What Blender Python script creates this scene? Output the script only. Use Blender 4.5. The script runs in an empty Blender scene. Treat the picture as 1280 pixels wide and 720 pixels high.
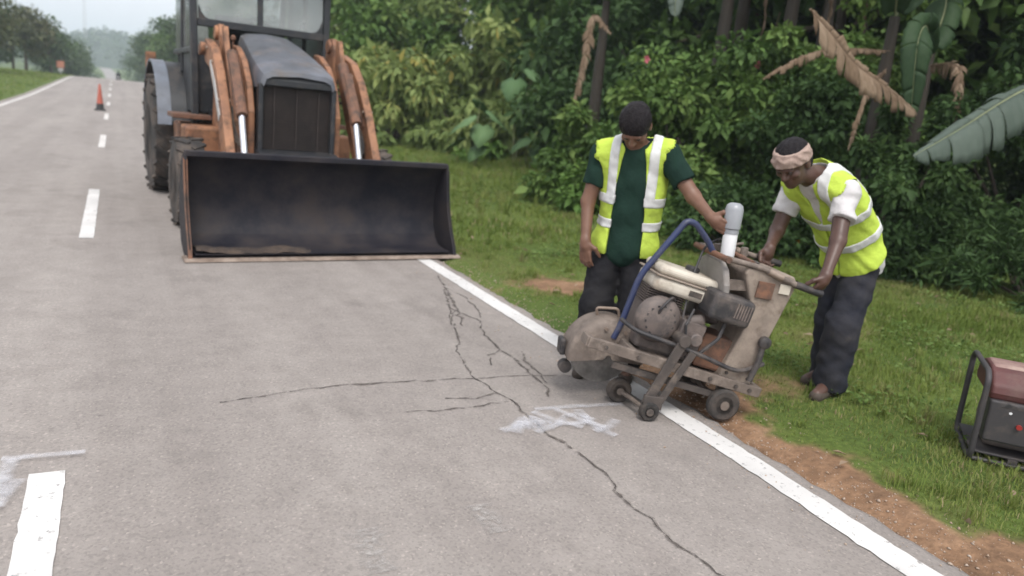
import bpy, bmesh, math, random
import numpy as np
from mathutils import Vector, Matrix
R = math.radians
sc = bpy.context.scene
COL = sc.collection
rng = np.random.default_rng(7)
random.seed(7)

# ------------------------------------------------------------------ camera
cam_d = bpy.data.cameras.new('camera')
cam = bpy.data.objects.new('camera', cam_d); COL.objects.link(cam)
cam_d.sensor_width = 36; cam_d.lens = 27.0
cam_d.clip_start = 0.05; cam_d.clip_end = 6000
rot = Matrix(((0.890094, 0.019107, -0.455376), (-0.445756, 0.244852, -0.861017), (0.095048, 0.969372, 0.226458)))
cam.matrix_world = Matrix.Translation((0, 0, 1.45)) @ rot.to_4x4()
cam_d.dof.use_dof = True; cam_d.dof.focus_distance = 2.8; cam_d.dof.aperture_fstop = 2.2
sc.camera = cam
# ------------------------------------------------------------------ overcast sky, weak wide sun
SUN_EL, SUN_AZ = R(58), R(200)
w = bpy.data.worlds.new('World'); sc.world = w; w.use_nodes = True
nt = w.node_tree; bg = nt.nodes['Background']
sky = nt.nodes.new('ShaderNodeTexSky'); sky.sky_type = 'NISHITA'; sky.sun_disc = False
sky.sun_elevation = SUN_EL; sky.sun_rotation = SUN_AZ; sky.dust_density = 4.0; sky.air_density = 1.0; sky.ozone_density = 1.0
hs = nt.nodes.new('ShaderNodeHueSaturation'); hs.inputs['Saturation'].default_value = 0.16
cl = nt.nodes.new('ShaderNodeMix'); cl.data_type = 'RGBA'; cl.inputs[0].default_value = .35; cl.inputs[7].default_value = (7.5, 7.8, 8.6, 1)   # even cloud deck over the sky
nt.links.new(sky.outputs[0], hs.inputs['Color']); nt.links.new(hs.outputs[0], cl.inputs[6]); nt.links.new(cl.outputs[2], bg.inputs['Color'])
bg.inputs['Strength'].default_value = 0.15
sun_d = bpy.data.lights.new('sun', 'SUN'); sun_d.energy = 1.2; sun_d.angle = R(18); sun_d.color = (1, .96, .9)
sun = bpy.data.objects.new('sun', sun_d); COL.objects.link(sun)
sd = Vector((math.sin(SUN_AZ)*math.cos(SUN_EL), math.cos(SUN_AZ)*math.cos(SUN_EL), math.sin(SUN_EL)))
sun.rotation_euler = (-sd).to_track_quat('-Z', 'Y').to_euler()
vs = sc.view_settings; vs.view_transform = 'Standard'; vs.look = 'None'; vs.gamma = 1; vs.exposure = 0.62
sc.cycles.max_bounces = 6; sc.cycles.transparent_max_bounces = 8; sc.cycles.volume_bounces = 1
sc.cycles.use_denoising = True

# ------------------------------------------------------------------ materials
def ramp(nt, stops):
    n = nt.nodes.new('ShaderNodeValToRGB'); e = n.color_ramp.elements
    while len(e) < len(stops): e.new(0.5)
    for i, (p, c) in enumerate(stops):
        e[i].position = p; e[i].color = (*c, 1) if len(c) == 3 else c
    return n
def mk(name, base, rough=.6, metal=0, var=None, vscale=6, dirt=None, dscale=3, dlo=.45, dhi=.65, bump=0, bscale=40, spec=.5, coat=0, squash=(1,1,1)):
    m = bpy.data.materials.new(name); m.use_nodes = True
    nt = m.node_tree; b = nt.nodes['Principled BSDF']
    b.inputs['Roughness'].default_value = rough; b.inputs['Metallic'].default_value = metal
    b.inputs['Specular IOR Level'].default_value = spec; b.inputs['Coat Weight'].default_value = coat
    tc = nt.nodes.new('ShaderNodeTexCoord'); mp = nt.nodes.new('ShaderNodeMapping'); mp.inputs['Scale'].default_value = squash
    nt.links.new(tc.outputs['Object'], mp.inputs[0])
    var = var or tuple(c*.72 for c in base)
    n1 = nt.nodes.new('ShaderNodeTexNoise'); n1.inputs['Scale'].default_value = vscale; n1.inputs['Detail'].default_value = 6; n1.inputs['Roughness'].default_value = .65
    nt.links.new(mp.outputs[0], n1.inputs['Vector'])
    r1 = ramp(nt, [(.36, base), (.66, var)]); nt.links.new(n1.outputs['Fac'], r1.inputs[0])
    out = r1.outputs[0]
    if dirt:
        n2 = nt.nodes.new('ShaderNodeTexNoise'); n2.inputs['Scale'].default_value = dscale; n2.inputs['Detail'].default_value = 9; n2.inputs['Roughness'].default_value = .7
        nt.links.new(mp.outputs[0], n2.inputs['Vector'])
        mr = nt.nodes.new('ShaderNodeMapRange'); mr.inputs[1].default_value = dlo; mr.inputs[2].default_value = dhi
        nt.links.new(n2.outputs['Fac'], mr.inputs[0])
        mx = nt.nodes.new('ShaderNodeMix'); mx.data_type = 'RGBA'
        nt.links.new(mr.outputs[0], mx.inputs[0]); nt.links.new(out, mx.inputs[6]); mx.inputs[7].default_value = (*dirt, 1)
        out = mx.outputs[2]
        mr2 = nt.nodes.new('ShaderNodeMapRange'); mr2.inputs[3].default_value = rough; mr2.inputs[4].default_value = .92
        nt.links.new(mr.outputs[0], mr2.inputs[0]); nt.links.new(mr2.outputs[0], b.inputs['Roughness'])
    nt.links.new(out, b.inputs['Base Color'])
    if bump:
        n3 = nt.nodes.new('ShaderNodeTexNoise'); n3.inputs['Scale'].default_value = bscale; n3.inputs['Detail'].default_value = 4
        nt.links.new(mp.outputs[0], n3.inputs['Vector'])
        bp = nt.nodes.new('ShaderNodeBump'); bp.inputs['Strength'].default_value = bump; bp.inputs['Distance'].default_value = .02
        nt.links.new(n3.outputs['Fac'], bp.inputs['Height']); nt.links.new(bp.outputs[0], b.inputs['Normal'])
    return m
def leafmat(name, stops, trans=.28, rough=.6, spec=.35):
    m = bpy.data.materials.new(name); m.use_nodes = True
    nt = m.node_tree; b = nt.nodes['Principled BSDF']; out = nt.nodes['Material Output']
    b.inputs['Roughness'].default_value = rough; b.inputs['Specular IOR Level'].default_value = spec*.55
    at = nt.nodes.new('ShaderNodeAttribute'); at.attribute_name = 'tint'
    r = ramp(nt, stops); nt.links.new(at.outputs['Fac'], r.inputs[0]); nt.links.new(r.outputs[0], b.inputs['Base Color'])
    t = nt.nodes.new('ShaderNodeBsdfTranslucent'); nt.links.new(r.outputs[0], t.inputs[0])
    mx = nt.nodes.new('ShaderNodeMixShader'); mx.inputs[0].default_value = trans
    nt.links.new(b.outputs[0], mx.inputs[1]); nt.links.new(t.outputs[0], mx.inputs[2]); nt.links.new(mx.outputs[0], out.inputs[0])
    return m
def paintmat(name, col, lo, hi, scale, streak=(1,1,1)):
    """thin road paint: worn away where the noise is high, so that the asphalt below shows"""
    m = bpy.data.materials.new(name); m.use_nodes = True
    nt = m.node_tree; b = nt.nodes['Principled BSDF']; b.inputs['Roughness'].default_value = .75
    tc = nt.nodes.new('ShaderNodeTexCoord'); mp = nt.nodes.new('ShaderNodeMapping'); mp.inputs['Scale'].default_value = streak
    nt.links.new(tc.outputs['Object'], mp.inputs[0])
    n = nt.nodes.new('ShaderNodeTexNoise'); n.inputs['Scale'].default_value = scale; n.inputs['Detail'].default_value = 8; n.inputs['Roughness'].default_value = .7
    nt.links.new(mp.outputs[0], n.inputs['Vector'])
    mr = nt.nodes.new('ShaderNodeMapRange'); mr.inputs[1].default_value = lo; mr.inputs[2].default_value = hi; mr.inputs[3].default_value = 1; mr.inputs[4].default_value = 0
    nt.links.new(n.outputs['Fac'], mr.inputs[0]); 
    n2 = nt.nodes.new('ShaderNodeTexNoise'); n2.inputs['Scale'].default_value = 3; n2.inputs['Detail'].default_value = 5
    nt.links.new(mp.outputs[0], n2.inputs['Vector'])
    r = ramp(nt, [(.35, col), (.7, tuple(c*.8 for c in col))]); nt.links.new(n2.outputs['Fac'], r.inputs[0]); nt.links.new(r.outputs[0], b.inputs['Base Color'])
    # edge softness from attribute
    a = nt.nodes.new('ShaderNodeAttribute'); a.attribute_name = 'cover'
    mu = nt.nodes.new('ShaderNodeMath'); mu.operation = 'MULTIPLY'; nt.links.new(mr.outputs[0], mu.inputs[0]); nt.links.new(a.outputs['Fac'], mu.inputs[1])
    nt.links.new(mu.outputs[0], b.inputs['Alpha'])
    return m

# ------------------------------------------------------------------ object helpers
def empty(name, loc=(0,0,0), rz=0):
    o = bpy.data.objects.new(name, None); COL.objects.link(o); o.location = loc; o.rotation_euler = (0,0,rz)
    o.empty_display_size = .1
    return o
def tag(o, label=None, cat=None, group=None, kind=None):
    if label: o['label'] = label
    if cat: o['category'] = cat
    if group: o['group'] = group
    if kind: o['kind'] = kind
    return o
def thing(name, label, cat, loc=(0,0,0), rz=0, group=None): return tag(empty(name, loc, rz), label, cat, group)
def link(name, me, mat, parent=None):
    o = bpy.data.objects.new(name, me); COL.objects.link(o)
    if mat is not None and not me.materials: me.materials.append(mat)
    if parent: o.parent = parent
    return o
def copy_tree(o, parent=None):
    c = o.copy(); COL.objects.link(c)
    if parent: c.parent = parent
    for ch in list(o.children): copy_tree(ch, c)
    return c
def mesh_np(name, V, F, mat, parent=None, attr=None, smooth=False, domain='FACE'):
    V = np.asarray(V, np.float32); F = np.asarray(F, np.int32)
    me = bpy.data.meshes.new(name); k = F.shape[1]
    me.vertices.add(len(V)); me.vertices.foreach_set('co', V.ravel())
    me.loops.add(F.size); me.loops.foreach_set('vertex_index', F.ravel())
    me.polygons.add(len(F)); me.polygons.foreach_set('loop_start', np.arange(0, F.size, k, dtype=np.int32))
    if smooth: me.polygons.foreach_set('use_smooth', np.ones(len(F), bool))
    for an, (dom, val) in (attr or {}).items():
        a = me.attributes.new(an, 'FLOAT', dom); a.data.foreach_set('value', np.asarray(val, np.float32))
    me.update(calc_edges=True); me.validate()
    return link(name, me, mat, parent)

class MB:
    """collects shapes in plain lists and links them as ONE mesh object"""
    def __init__(s): s.v = []; s.f = []; s.sm = []
    def add(s, vs, fs, smooth=False):
        n = len(s.v); s.v += [tuple(v) for v in vs]; s.f += [tuple(i+n for i in f) for f in fs]; s.sm += [smooth]*len(fs); return s
    def box(s, c, d, rot=None):
        x, y, z = (k/2 for k in d); P = [Vector((a*x, b*y, e*z)) for a in (-1,1) for b in (-1,1) for e in (-1,1)]
        if rot is not None: P = [rot @ p for p in P]
        P = [p+Vector(c) for p in P]
        return s.add(P, [(0,1,3,2),(4,6,7,5),(0,4,5,1),(2,3,7,6),(0,2,6,4),(1,5,7,3)])
    def bar(s, a, b, wd, ht, up=(0,0,1)):
        a = Vector(a); b = Vector(b); d = (b-a); L = d.length; d.normalize(); u = Vector(up)
        sd = d.cross(u); sd = sd.normalized() if sd.length > 1e-4 else Vector((1,0,0)); u = sd.cross(d)
        M = Matrix((d, sd, u)).transposed()
        return s.box((a+b)/2, (L, wd, ht), M)
    def tube(s, path, r, n=10, cap=True):
        P = [Vector(p) for p in path]; m = len(P); rs = r if isinstance(r, (list, tuple)) else [r]*m
        T = [(P[min(i+1, m-1)]-P[max(i-1, 0)]).normalized() for i in range(m)]
        u = Vector((0,0,1)) if abs(T[0].z) < .9 else Vector((1,0,0)); N = T[0].cross(u).normalized(); V = []
        for i in range(m):
            N = (N - T[i]*N.dot(T[i])).normalized(); B = T[i].cross(N)
            V += [P[i]+(N*math.cos(2*math.pi*k/n)+B*math.sin(2*math.pi*k/n))*rs[i] for k in range(n)]
        F = [(i*n+k, i*n+(k+1) % n, (i+1)*n+(k+1) % n, (i+1)*n+k) for i in range(m-1) for k in range(n)]
        if cap: F += [tuple(range(n))[::-1], tuple(range((m-1)*n, m*n))]
        return s.add(V, F, True)
    def lathe(s, prof, c, axis, n=24):
        a = Vector(axis).normalized(); u = Vector((0,0,1)) if abs(a.z) < .9 else Vector((1,0,0)); N = a.cross(u).normalized(); B = a.cross(N); c = Vector(c)
        V = [c+a*h+(N*math.cos(2*math.pi*k/n)+B*math.sin(2*math.pi*k/n))*r for (h, r) in prof for k in range(n)]
        m = len(prof); F = [(i*n+k, i*n+(k+1) % n, (i+1)*n+(k+1) % n, (i+1)*n+k) for i in range(m-1) for k in range(n)]
        F += [tuple(range(n))[::-1], tuple(range((m-1)*n, m*n))]
        return s.add(V, F, True)
    def cyl(s, a, b, r, n=16, r2=None):
        a = Vector(a); b = Vector(b); return s.lathe([(0, r), ((b-a).length, r if r2 is None else r2)], a, b-a, n)
    def prism(s, pts, plane, lo, hi):
        """closed outline extruded along the axis that 'plane' leaves out"""
        def P(a, b, t): return {'yz': (t, a, b), 'xz': (a, t, b), 'xy': (a, b, t)}[plane]
        n = len(pts); V = [P(a, b, lo) for a, b in pts]+[P(a, b, hi) for a, b in pts]
        F = [(i, (i+1) % n, n+(i+1) % n, n+i) for i in range(n)]+[tuple(range(n))[::-1], tuple(range(n, 2*n))]
        return s.add(V, F)
    def sheet(s, rows, th=0.02, smooth=True):
        """thick sheet through a grid of points"""
        A = np.array(rows, float); m, n, _ = A.shape
        du = np.gradient(A, axis=0); dv = np.gradient(A, axis=1); N = np.cross(du, dv); N /= np.linalg.norm(N, axis=2, keepdims=True)+1e-9
        B = A+N*th; V = list(A.reshape(-1, 3))+list(B.reshape(-1, 3)); o = m*n
        F = []
        for i in range(m-1):
            for j in range(n-1):
                a, b, c, d = i*n+j, i*n+j+1, (i+1)*n+j+1, (i+1)*n+j
                F += [(a, b, c, d), (o+d, o+c, o+b, o+a)]
        for j in range(n-1): F += [(j, o+j, o+j+1, j+1), ((m-1)*n+j+1, o+(m-1)*n+j+1, o+(m-1)*n+j, (m-1)*n+j)]
        for i in range(m-1): F += [(i*n, (i+1)*n, o+(i+1)*n, o+i*n), ((i+1)*n-1, o+(i+1)*n-1, o+(i+2)*n-1, (i+2)*n-1)]
        return s.add(V, F, smooth)
    def build(s, name, mat, parent=None, bevel=0, seg=2, kind=None):
        me = bpy.data.meshes.new(name); me.from_pydata([tuple(v) for v in s.v], [], s.f)
        me.polygons.foreach_set('use_smooth', s.sm)
        bm = bmesh.new(); bm.from_mesh(me); bmesh.ops.recalc_face_normals(bm, faces=bm.faces); bm.to_mesh(me); bm.free()
        me.update(); o = link(name, me, mat, parent)
        if any(s.sm) :
            try: me.set_sharp_from_angle(angle=R(40))
            except Exception: pass
        if bevel:
            b = o.modifiers.new('bevel', 'BEVEL'); b.width = bevel; b.segments = seg; b.limit_method = 'ANGLE'; b.angle_limit = R(35)
        if kind: o['kind'] = kind
        return o
def arc(cx, cy, r, a0, a1, n): return [(cx+r*math.cos(R(a0+(a1-a0)*i/(n-1))), cy+r*math.sin(R(a0+(a1-a0)*i/(n-1)))) for i in range(n)]
def rounded(path, r, n=5):
    """round the inner corners of a 3-D polyline"""
    P = [Vector(p) for p in path]; out = [P[0]]
    for i in range(1, len(P)-1):
        a = (P[i-1]-P[i]); b = (P[i+1]-P[i]); rr = min(r, a.length*.45, b.length*.45); p0 = P[i]+a.normalized()*rr; p1 = P[i]+b.normalized()*rr
        for k in range(n+1):
            t = k/n; out.append(p0*(1-t)**2+P[i]*2*t*(1-t)+p1*t*t)
    return out+[P[-1]]

# ------------------------------------------------------------------ signed-distance modelling for bodies and cloth
class SDF:
    def __init__(s, lo, hi, h):
        s.lo = np.array(lo, float); s.h = h; s.n = np.ceil((np.array(hi)-s.lo)/h).astype(int)+1
        s.D = np.full(s.n, .5, np.float32)
        ax = [s.lo[i]+h*np.arange(s.n[i]) for i in range(3)]; s.ax = ax
    def _win(s, lo, hi):
        a = np.clip(np.floor((np.array(lo)-s.lo)/s.h).astype(int), 0, s.n); b = np.clip(np.ceil((np.array(hi)-s.lo)/s.h).astype(int)+1, 0, s.n)
        sl = tuple(slice(a[i], b[i]) for i in range(3)); return sl, np.meshgrid(*[s.ax[i][sl[i]] for i in range(3)], indexing='ij', sparse=True)
    def _blend(s, sl, d, k):
        e = s.D[sl]
        if k <= 0: s.D[sl] = np.minimum(e, d); return
        hh = np.clip(.5+.5*(e-d)/k, 0, 1); s.D[sl] = e*(1-hh)+d*hh-k*hh*(1-hh)
    def cone(s, a, b, ra, rb, k=.02, flat=None):
        a = np.array(a, float); b = np.array(b, float); m = max(ra, rb)+k+.06
        sl, (x, y, z) = s._win(np.minimum(a, b)-m, np.maximum(a, b)+m); d = b-a; L2 = float(d@d)+1e-9
        t = np.clip(((x-a[0])*d[0]+(y-a[1])*d[1]+(z-a[2])*d[2])/L2, 0, 1)
        q = np.sqrt((x-a[0]-t*d[0])**2+(y-a[1]-t*d[1])**2+(z-a[2]-t*d[2])**2)-(ra+(rb-ra)*t)
        s._blend(sl, q.astype(np.float32), k); return s
    def chain(s, pts, rs, k=.01):
        for i in range(len(pts)-1): s.cone(pts[i], pts[i+1], rs[i], rs[i+1], k)
        return s
    def ell(s, c, r, axes=None, k=.03):
        c = np.array(c, float); r = np.array(r, float); m = r.max()+k+.06
        sl, (x, y, z) = s._win(c-m, c+m); X = (x-c[0], y-c[1], z-c[2]); A = np.eye(3) if axes is None else np.array(axes, float)
        q = [X[0]*A[i][0]+X[1]*A[i][1]+X[2]*A[i][2] for i in range(3)]
        k0 = np.sqrt(sum((q[i]/r[i])**2 for i in range(3))); k1 = np.sqrt(sum((q[i]/r[i]**2)**2 for i in range(3)))+1e-9
        s._blend(sl, (k0*(k0-1)/k1).astype(np.float32), k); return s
    def grid(s): return np.meshgrid(*s.ax, indexing='ij', sparse=True)
    def copy(s): 
        c = SDF.__new__(SDF); c.lo = s.lo; c.h = s.h; c.n = s.n; c.ax = s.ax; c.D = s.D.copy(); return c
    def half(s, p, nrm):
        """keep the side the normal points away from"""
        x, y, z = s.grid(); nrm = np.array(nrm, float); nrm /= np.linalg.norm(nrm)
        return ((x-p[0])*nrm[0]+(y-p[1])*nrm[1]+(z-p[2])*nrm[2]).astype(np.float32)
    def wrinkle(s, amp, f=28, seed=0, stretch=(1,1,1)):
        x, y, z = s.grid(); g = np.random.default_rng(seed)
        w = 0
        for i in range(7):
            d = g.normal(size=3)*np.array(stretch); ff = f*(.5+g.random()*1.2); ph = g.random()*6.28
            w = w+np.sin((x*d[0]+y*d[1]+z*d[2])*ff*.7+ph+1.4*np.sin((x*d[1]-y*d[2]+z*d[0])*ff*.4+ph*2))
        s.D += (w*amp/3.2).astype(np.float32); return s
    def mesh(s, name, mat, parent=None, smooth=True, origin=(0,0,0)):
        D = s.D; D = np.pad(D, 1, constant_values=.5); n = D.shape
        ins = D < 0
        c = np.zeros(tuple(k-1 for k in n), np.int8)
        for a in (0,1):
            for b in (0,1):
                for e in (0,1): c += ins[a:n[0]-1+a, b:n[1]-1+b, e:n[2]-1+e]
        act = np.argwhere((c > 0) & (c < 8))
        idx = np.full(c.shape, -1, np.int32); idx[tuple(act.T)] = np.arange(len(act))
        P = np.zeros((len(act), 3)); W = np.zeros(len(act))
        corners = [(a,b,e) for a in (0,1) for b in (0,1) for e in (0,1)]
        for i, p in enumerate(corners):
            for q in corners[i+1:]:
                if sum(abs(p[k]-q[k]) for k in range(3)) != 1: continue
                A = D[tuple((act+p).T)]; B = D[tuple((act+q).T)]; m = (A < 0) != (B < 0)
                t = np.where(m, A/(A-B+1e-12), 0)
                P += np.where(m[:, None], np.array(p)+t[:, None]*(np.array(q)-np.array(p)), 0); W += m
        V = (act+P/W[:, None]-1)*s.h+s.lo-np.array(origin)
        quads = []
        for ax in range(3):
            u, v = [(1,2),(2,0),(0,1)][ax]
            sl0 = [slice(None)]*3; sl1 = [slice(None)]*3; sl0[ax] = slice(0, -1); sl1[ax] = slice(1, None)
            e = ins[tuple(sl0)] != ins[tuple(sl1)]; E = np.argwhere(e)
            E = E[(E[:, u] > 0) & (E[:, v] > 0) & (E[:, u] < n[u]-1) & (E[:, v] < n[v]-1)]
            du = np.zeros(3, int); du[u] = 1; dv = np.zeros(3, int); dv[v] = 1
            q = np.stack([idx[tuple(np.clip(E-o_, 0, None).T)] for o_ in (du+dv, dv, 0*du, du)], 1)
            fl = ins[tuple(E.T)]; q[~fl] = q[~fl][:, ::-1]; quads.append(q)
        Q = np.concatenate(quads); Q = Q[(Q >= 0).all(1)]
        return mesh_np(name, V, Q, mat, parent, smooth=smooth)

# ================================================================== THE GROUND AND ROAD
def prof(y):
    """height of the road along its length: level, a crest, a dip, a far rise"""
    return np.interp(y, [-40, 20, 40, 58, 72, 80, 95, 130, 220, 330, 450, 650, 900, 2000, 4000], [0, 0, .08, .32, .52, .55, .42, -1.0, -6.5, -3.6, -.6, 3.6, 8, 25, 40])
def bend(y): return np.interp(y, [-40, 200, 330, 450, 650, 900, 4000], [0, 0, 1.2, -1.5, -8, -20, -200])
def right_edge(y): return np.interp(y, [-40, 1.2, 3.2, 42, 52, 60, 78, 92, 110, 4000], [2.63, 2.65, 2.70, 2.70, 3.0, 3.5, 3.9, 3.6, 2.9, 2.9])
def hnoise(x, y, s, seed=0):
    g = np.random.default_rng(seed); r = 0
    for i in range(8):
        a = g.random()*6.28; f = s*(.5+1.5*g.random()); r = r+np.sin((x*np.cos(a)+y*np.sin(a))*f+g.random()*6.28+1.3*np.sin((x*np.sin(a)-y*np.cos(a))*f*.6+g.random()*6))
    return r/4.0
def ground_z(x, y):
    x = np.asarray(x, float); y = np.asarray(y, float); xr = x-bend(y)
    z = prof(y)-.035
    dr = np.clip(xr-right_edge(y), 0, None); dl = np.clip(-3.5-xr, 0, None)
    z = z+np.clip(dr*.25, 0, .045)+np.clip(dl*.25, 0, .05)
    z = z+np.minimum(dr, 1)*hnoise(x, y, 2.6, 3)*.018+np.minimum(dr/6, 1)*hnoise(x, y, .5, 4)*.08+np.clip(dr-6, 0, 40)*.05
    z = z+np.minimum(dl/6, 1)*hnoise(x, y, .3, 5)*.06
    far = np.clip((np.abs(xr)-25)/60, 0, 1)*np.clip((y-130)/150, 0, 1)
    return z+far*np.clip(5-prof(y), 0, 12)
def dirt_amount(x, y):
    """bare sandy soil: strip beside the asphalt by the saw, patch behind the man in the green shirt, scuffed ground under the saw"""
    x = np.asarray(x, float); y = np.asarray(y, float); n = hnoise(x, y, 5, 11)*.13+hnoise(x, y, 15, 12)*.11+hnoise(x, y, 38, 13)*.05
    wd = np.interp(y, [0, 1.2, 1.8, 2.4, 2.9, 3.4, 3.9, 4.6, 6], [.50, .48, .46, .47, .58, .56, .25, .03, -.1])
    a = np.clip((2.58+wd+n-x)/.12, 0, 1)
    b = np.clip((.38-np.hypot((x-3.42)/1.35, (y-5.5)/.95)+n*.8)/.14, 0, 1)
    c = .75*np.clip((.42-np.hypot((x-3.2)/1.25, (y-3.3)/.9)+n*1.3)/.2, 0, 1)
    d = .5*np.clip((hnoise(x, y, 2.2, 21)-.75)/.4, 0, 1)*np.clip((9-y)/3, 0, 1)
    return np.maximum.reduce([a, b, c, d])*np.clip((12-y)/4, 0, 1)
asphalt = mk('asphalt', (.25, .222, .205), .88)
def setup_asphalt(m):
    nt = m.node_tree; b = nt.nodes['Principled BSDF']; tc = nt.nodes['Texture Coordinate']
    def noise(scale, det, sq=(1,1,1), ro=.6):
        mp = nt.nodes.new('ShaderNodeMapping'); mp.inputs['Scale'].default_value = sq; nt.links.new(tc.outputs['Object'], mp.inputs[0])
        n = nt.nodes.new('ShaderNodeTexNoise'); n.inputs['Scale'].default_value = scale; n.inputs['Detail'].default_value = det; n.inputs['Roughness'].default_value = ro
        nt.links.new(mp.outputs[0], n.inputs['Vector']); return n
    def mixc(f, a, bc, blend='MIX'):
        x = nt.nodes.new('ShaderNodeMix'); x.data_type = 'RGBA'; x.blend_type = blend
        if isinstance(f, float): x.inputs[0].default_value = f
        else: nt.links.new(f, x.inputs[0])
        nt.links.new(a, x.inputs[6])
        if isinstance(bc, tuple): x.inputs[7].default_value = (*bc, 1)
        else: nt.links.new(bc, x.inputs[7])
        return x.outputs[2]
    big = noise(.55, 5, (1, .35, 1)); r0 = ramp(nt, [(.3, (.298, .266, .247)), (.7, (.246, .219, .203))]); nt.links.new(big.outputs['Fac'], r0.inputs[0])
    mid = noise(5, 6); r1 = ramp(nt, [(.32, (.90, .895, .89)), (.68, (1.06, 1.06, 1.05))]); nt.links.new(mid.outputs['Fac'], r1.inputs[0])
    c = mixc(1.0, r0.outputs[0], r1.outputs[0], 'MULTIPLY')
    vo = nt.nodes.new('ShaderNodeTexVoronoi'); vo.inputs['Scale'].default_value = 110; nt.links.new(tc.outputs['Object'], vo.inputs['Vector'])
    sp = ramp(nt, [(0, (.7, .7, .7)), (.45, (.97, .97, .97)), (.8, (1.02, 1.02, 1.01)), (1, (1.45, 1.43, 1.4))]); nt.links.new(vo.outputs['Color'], sp.inputs[0])
    c = mixc(.85, c, sp.outputs[0], 'MULTIPLY')
    wt = noise(1.25, 4, (1.6, .05, 1)); rw = ramp(nt, [(.36, (.88, .87, .865)), (.64, (1.05, 1.05, 1.045))]); nt.links.new(wt.outputs['Fac'], rw.inputs[0]); c = mixc(1.0, c, rw.outputs[0], 'MULTIPLY')
    # tyre and oil stains: darker, drawn out along the lane
    st = noise(1.7, 7, (1.0, .55, 1), .68); mr = nt.nodes.new('ShaderNodeMapRange'); mr.inputs[1].default_value = .54; mr.inputs[2].default_value = .80; mr.inputs[4].default_value = .50
    nt.links.new(st.outputs['Fac'], mr.inputs[0]); c = mixc(mr.outputs[0], c, (.085, .07, .062))
    sp2 = noise(9, 2); mr3 = nt.nodes.new('ShaderNodeMapRange'); mr3.inputs[1].default_value = .73; mr3.inputs[2].default_value = .82; mr3.inputs[4].default_value = .6
    nt.links.new(sp2.outputs['Fac'], mr3.inputs[0]); c = mixc(mr3.outputs[0], c, (.08, .07, .065))
    lt = noise(13, 3); mr4 = nt.nodes.new('ShaderNodeMapRange'); mr4.inputs[1].default_value = .70; mr4.inputs[2].default_value = .80; mr4.inputs[4].default_value = .45
    nt.links.new(lt.outputs['Fac'], mr4.inputs[0]); c = mixc(mr4.outputs[0], c, (.42, .39, .36))
    nt.links.new(c, b.inputs['Base Color'])
    fine = noise(120, 3); bp = nt.nodes.new('ShaderNodeBump'); bp.inputs['Strength'].default_value = .35; bp.inputs['Distance'].default_value = .008
    nt.links.new(fine.outputs['Fac'], bp.inputs['Height']); nt.links.new(bp.outputs[0], b.inputs['Normal'])
setup_asphalt(asphalt)

gm = bpy.data.materials.new('verge_soil'); gm.use_nodes = True
def setup_ground():
    nt = gm.node_tree; b = nt.nodes['Principled BSDF']; b.inputs['Roughness'].default_value = .95; b.inputs['Specular IOR Level'].default_value = .15
    tc = nt.nodes.new('ShaderNodeTexCoord')
    def N(s, d=6):
        n = nt.nodes.new('ShaderNodeTexNoise'); n.inputs['Scale'].default_value = s; n.inputs['Detail'].default_value = d; n.inputs['Roughness'].default_value = .65
        nt.links.new(tc.outputs['Object'], n.inputs['Vector']); return n
    g1 = N(.8); r1 = ramp(nt, [(.3, (.065, .105, .026)), (.55, (.105, .145, .034)), (.75, (.14, .15, .055))]); nt.links.new(g1.outputs['Fac'], r1.inputs[0])
    g2 = N(30, 5); r2 = ramp(nt, [(.3, (.6, .6, .6)), (.75, (1.25, 1.25, 1.2))]); nt.links.new(g2.outputs['Fac'], r2.inputs[0])
    mu = nt.nodes.new('ShaderNodeMix'); mu.data_type = 'RGBA'; mu.blend_type = 'MULTIPLY'; mu.inputs[0].default_value = 1; nt.links.new(r1.outputs[0], mu.inputs[6]); nt.links.new(r2.outputs[0], mu.inputs[7])
    d1 = N(4, 8); r3 = ramp(nt, [(.28, (.12, .074, .048)), (.5, (.25, .148, .09)), (.72, (.35, .22, .14))]); nt.links.new(d1.outputs['Fac'], r3.inputs[0])
    mu2 = nt.nodes.new('ShaderNodeMix'); mu2.data_type = 'RGBA'; mu2.blend_type = 'MULTIPLY'; mu2.inputs[0].default_value = .8; nt.links.new(r3.outputs[0], mu2.inputs[6]); nt.links.new(r2.outputs[0], mu2.inputs[7])
    a = nt.nodes.new('ShaderNodeAttribute'); a.attribute_name = 'dirt'
    mx = nt.nodes.new('ShaderNodeMix'); mx.data_type = 'RGBA'; nt.links.new(a.outputs['Fac'], mx.inputs[0]); nt.links.new(mu.outputs[2], mx.inputs[6]); nt.links.new(mu2.outputs[2], mx.inputs[7])
    nt.links.new(mx.outputs[2], b.inputs['Base Color'])
    bn = N(60, 6); bp = nt.nodes.new('ShaderNodeBump'); bp.inputs['Strength'].default_value = .5; bp.inputs['Distance'].default_value = .03
    nt.links.new(bn.outputs['Fac'], bp.inputs['Height']); nt.links.new(bp.outputs[0], b.inputs['Normal'])
setup_ground()
def axis(parts):
    out = []
    for a, b, st in parts: out += list(np.arange(a, b-1e-6, st))
    return np.array(out+[parts[-1][1]])
gx = axis([(-2500, -400, 300), (-400, -100, 30), (-100, -20, 5), (-20, -3.5, 1.2), (-3.5, 2.5, .75), (2.5, 4.6, .035), (4.6, 12, .2), (12, 40, 2), (40, 200, 20), (200, 2500, 230)])
gy = axis([(-60, -4, 8), (-4, .6, .4), (.6, 7.4, .045), (7.4, 30, .5), (30, 130, 2.5), (130, 400, 10), (400, 1000, 30), (1000, 4000, 300)])
GX, GY = np.meshgrid(gx, gy, indexing='ij'); GZ = ground_z(GX, GY)
nI, nJ = GX.shape; ii, jj = np.meshgrid(np.arange(nI-1), np.arange(nJ-1), indexing='ij'); q = (ii*nJ+jj).ravel()
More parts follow.
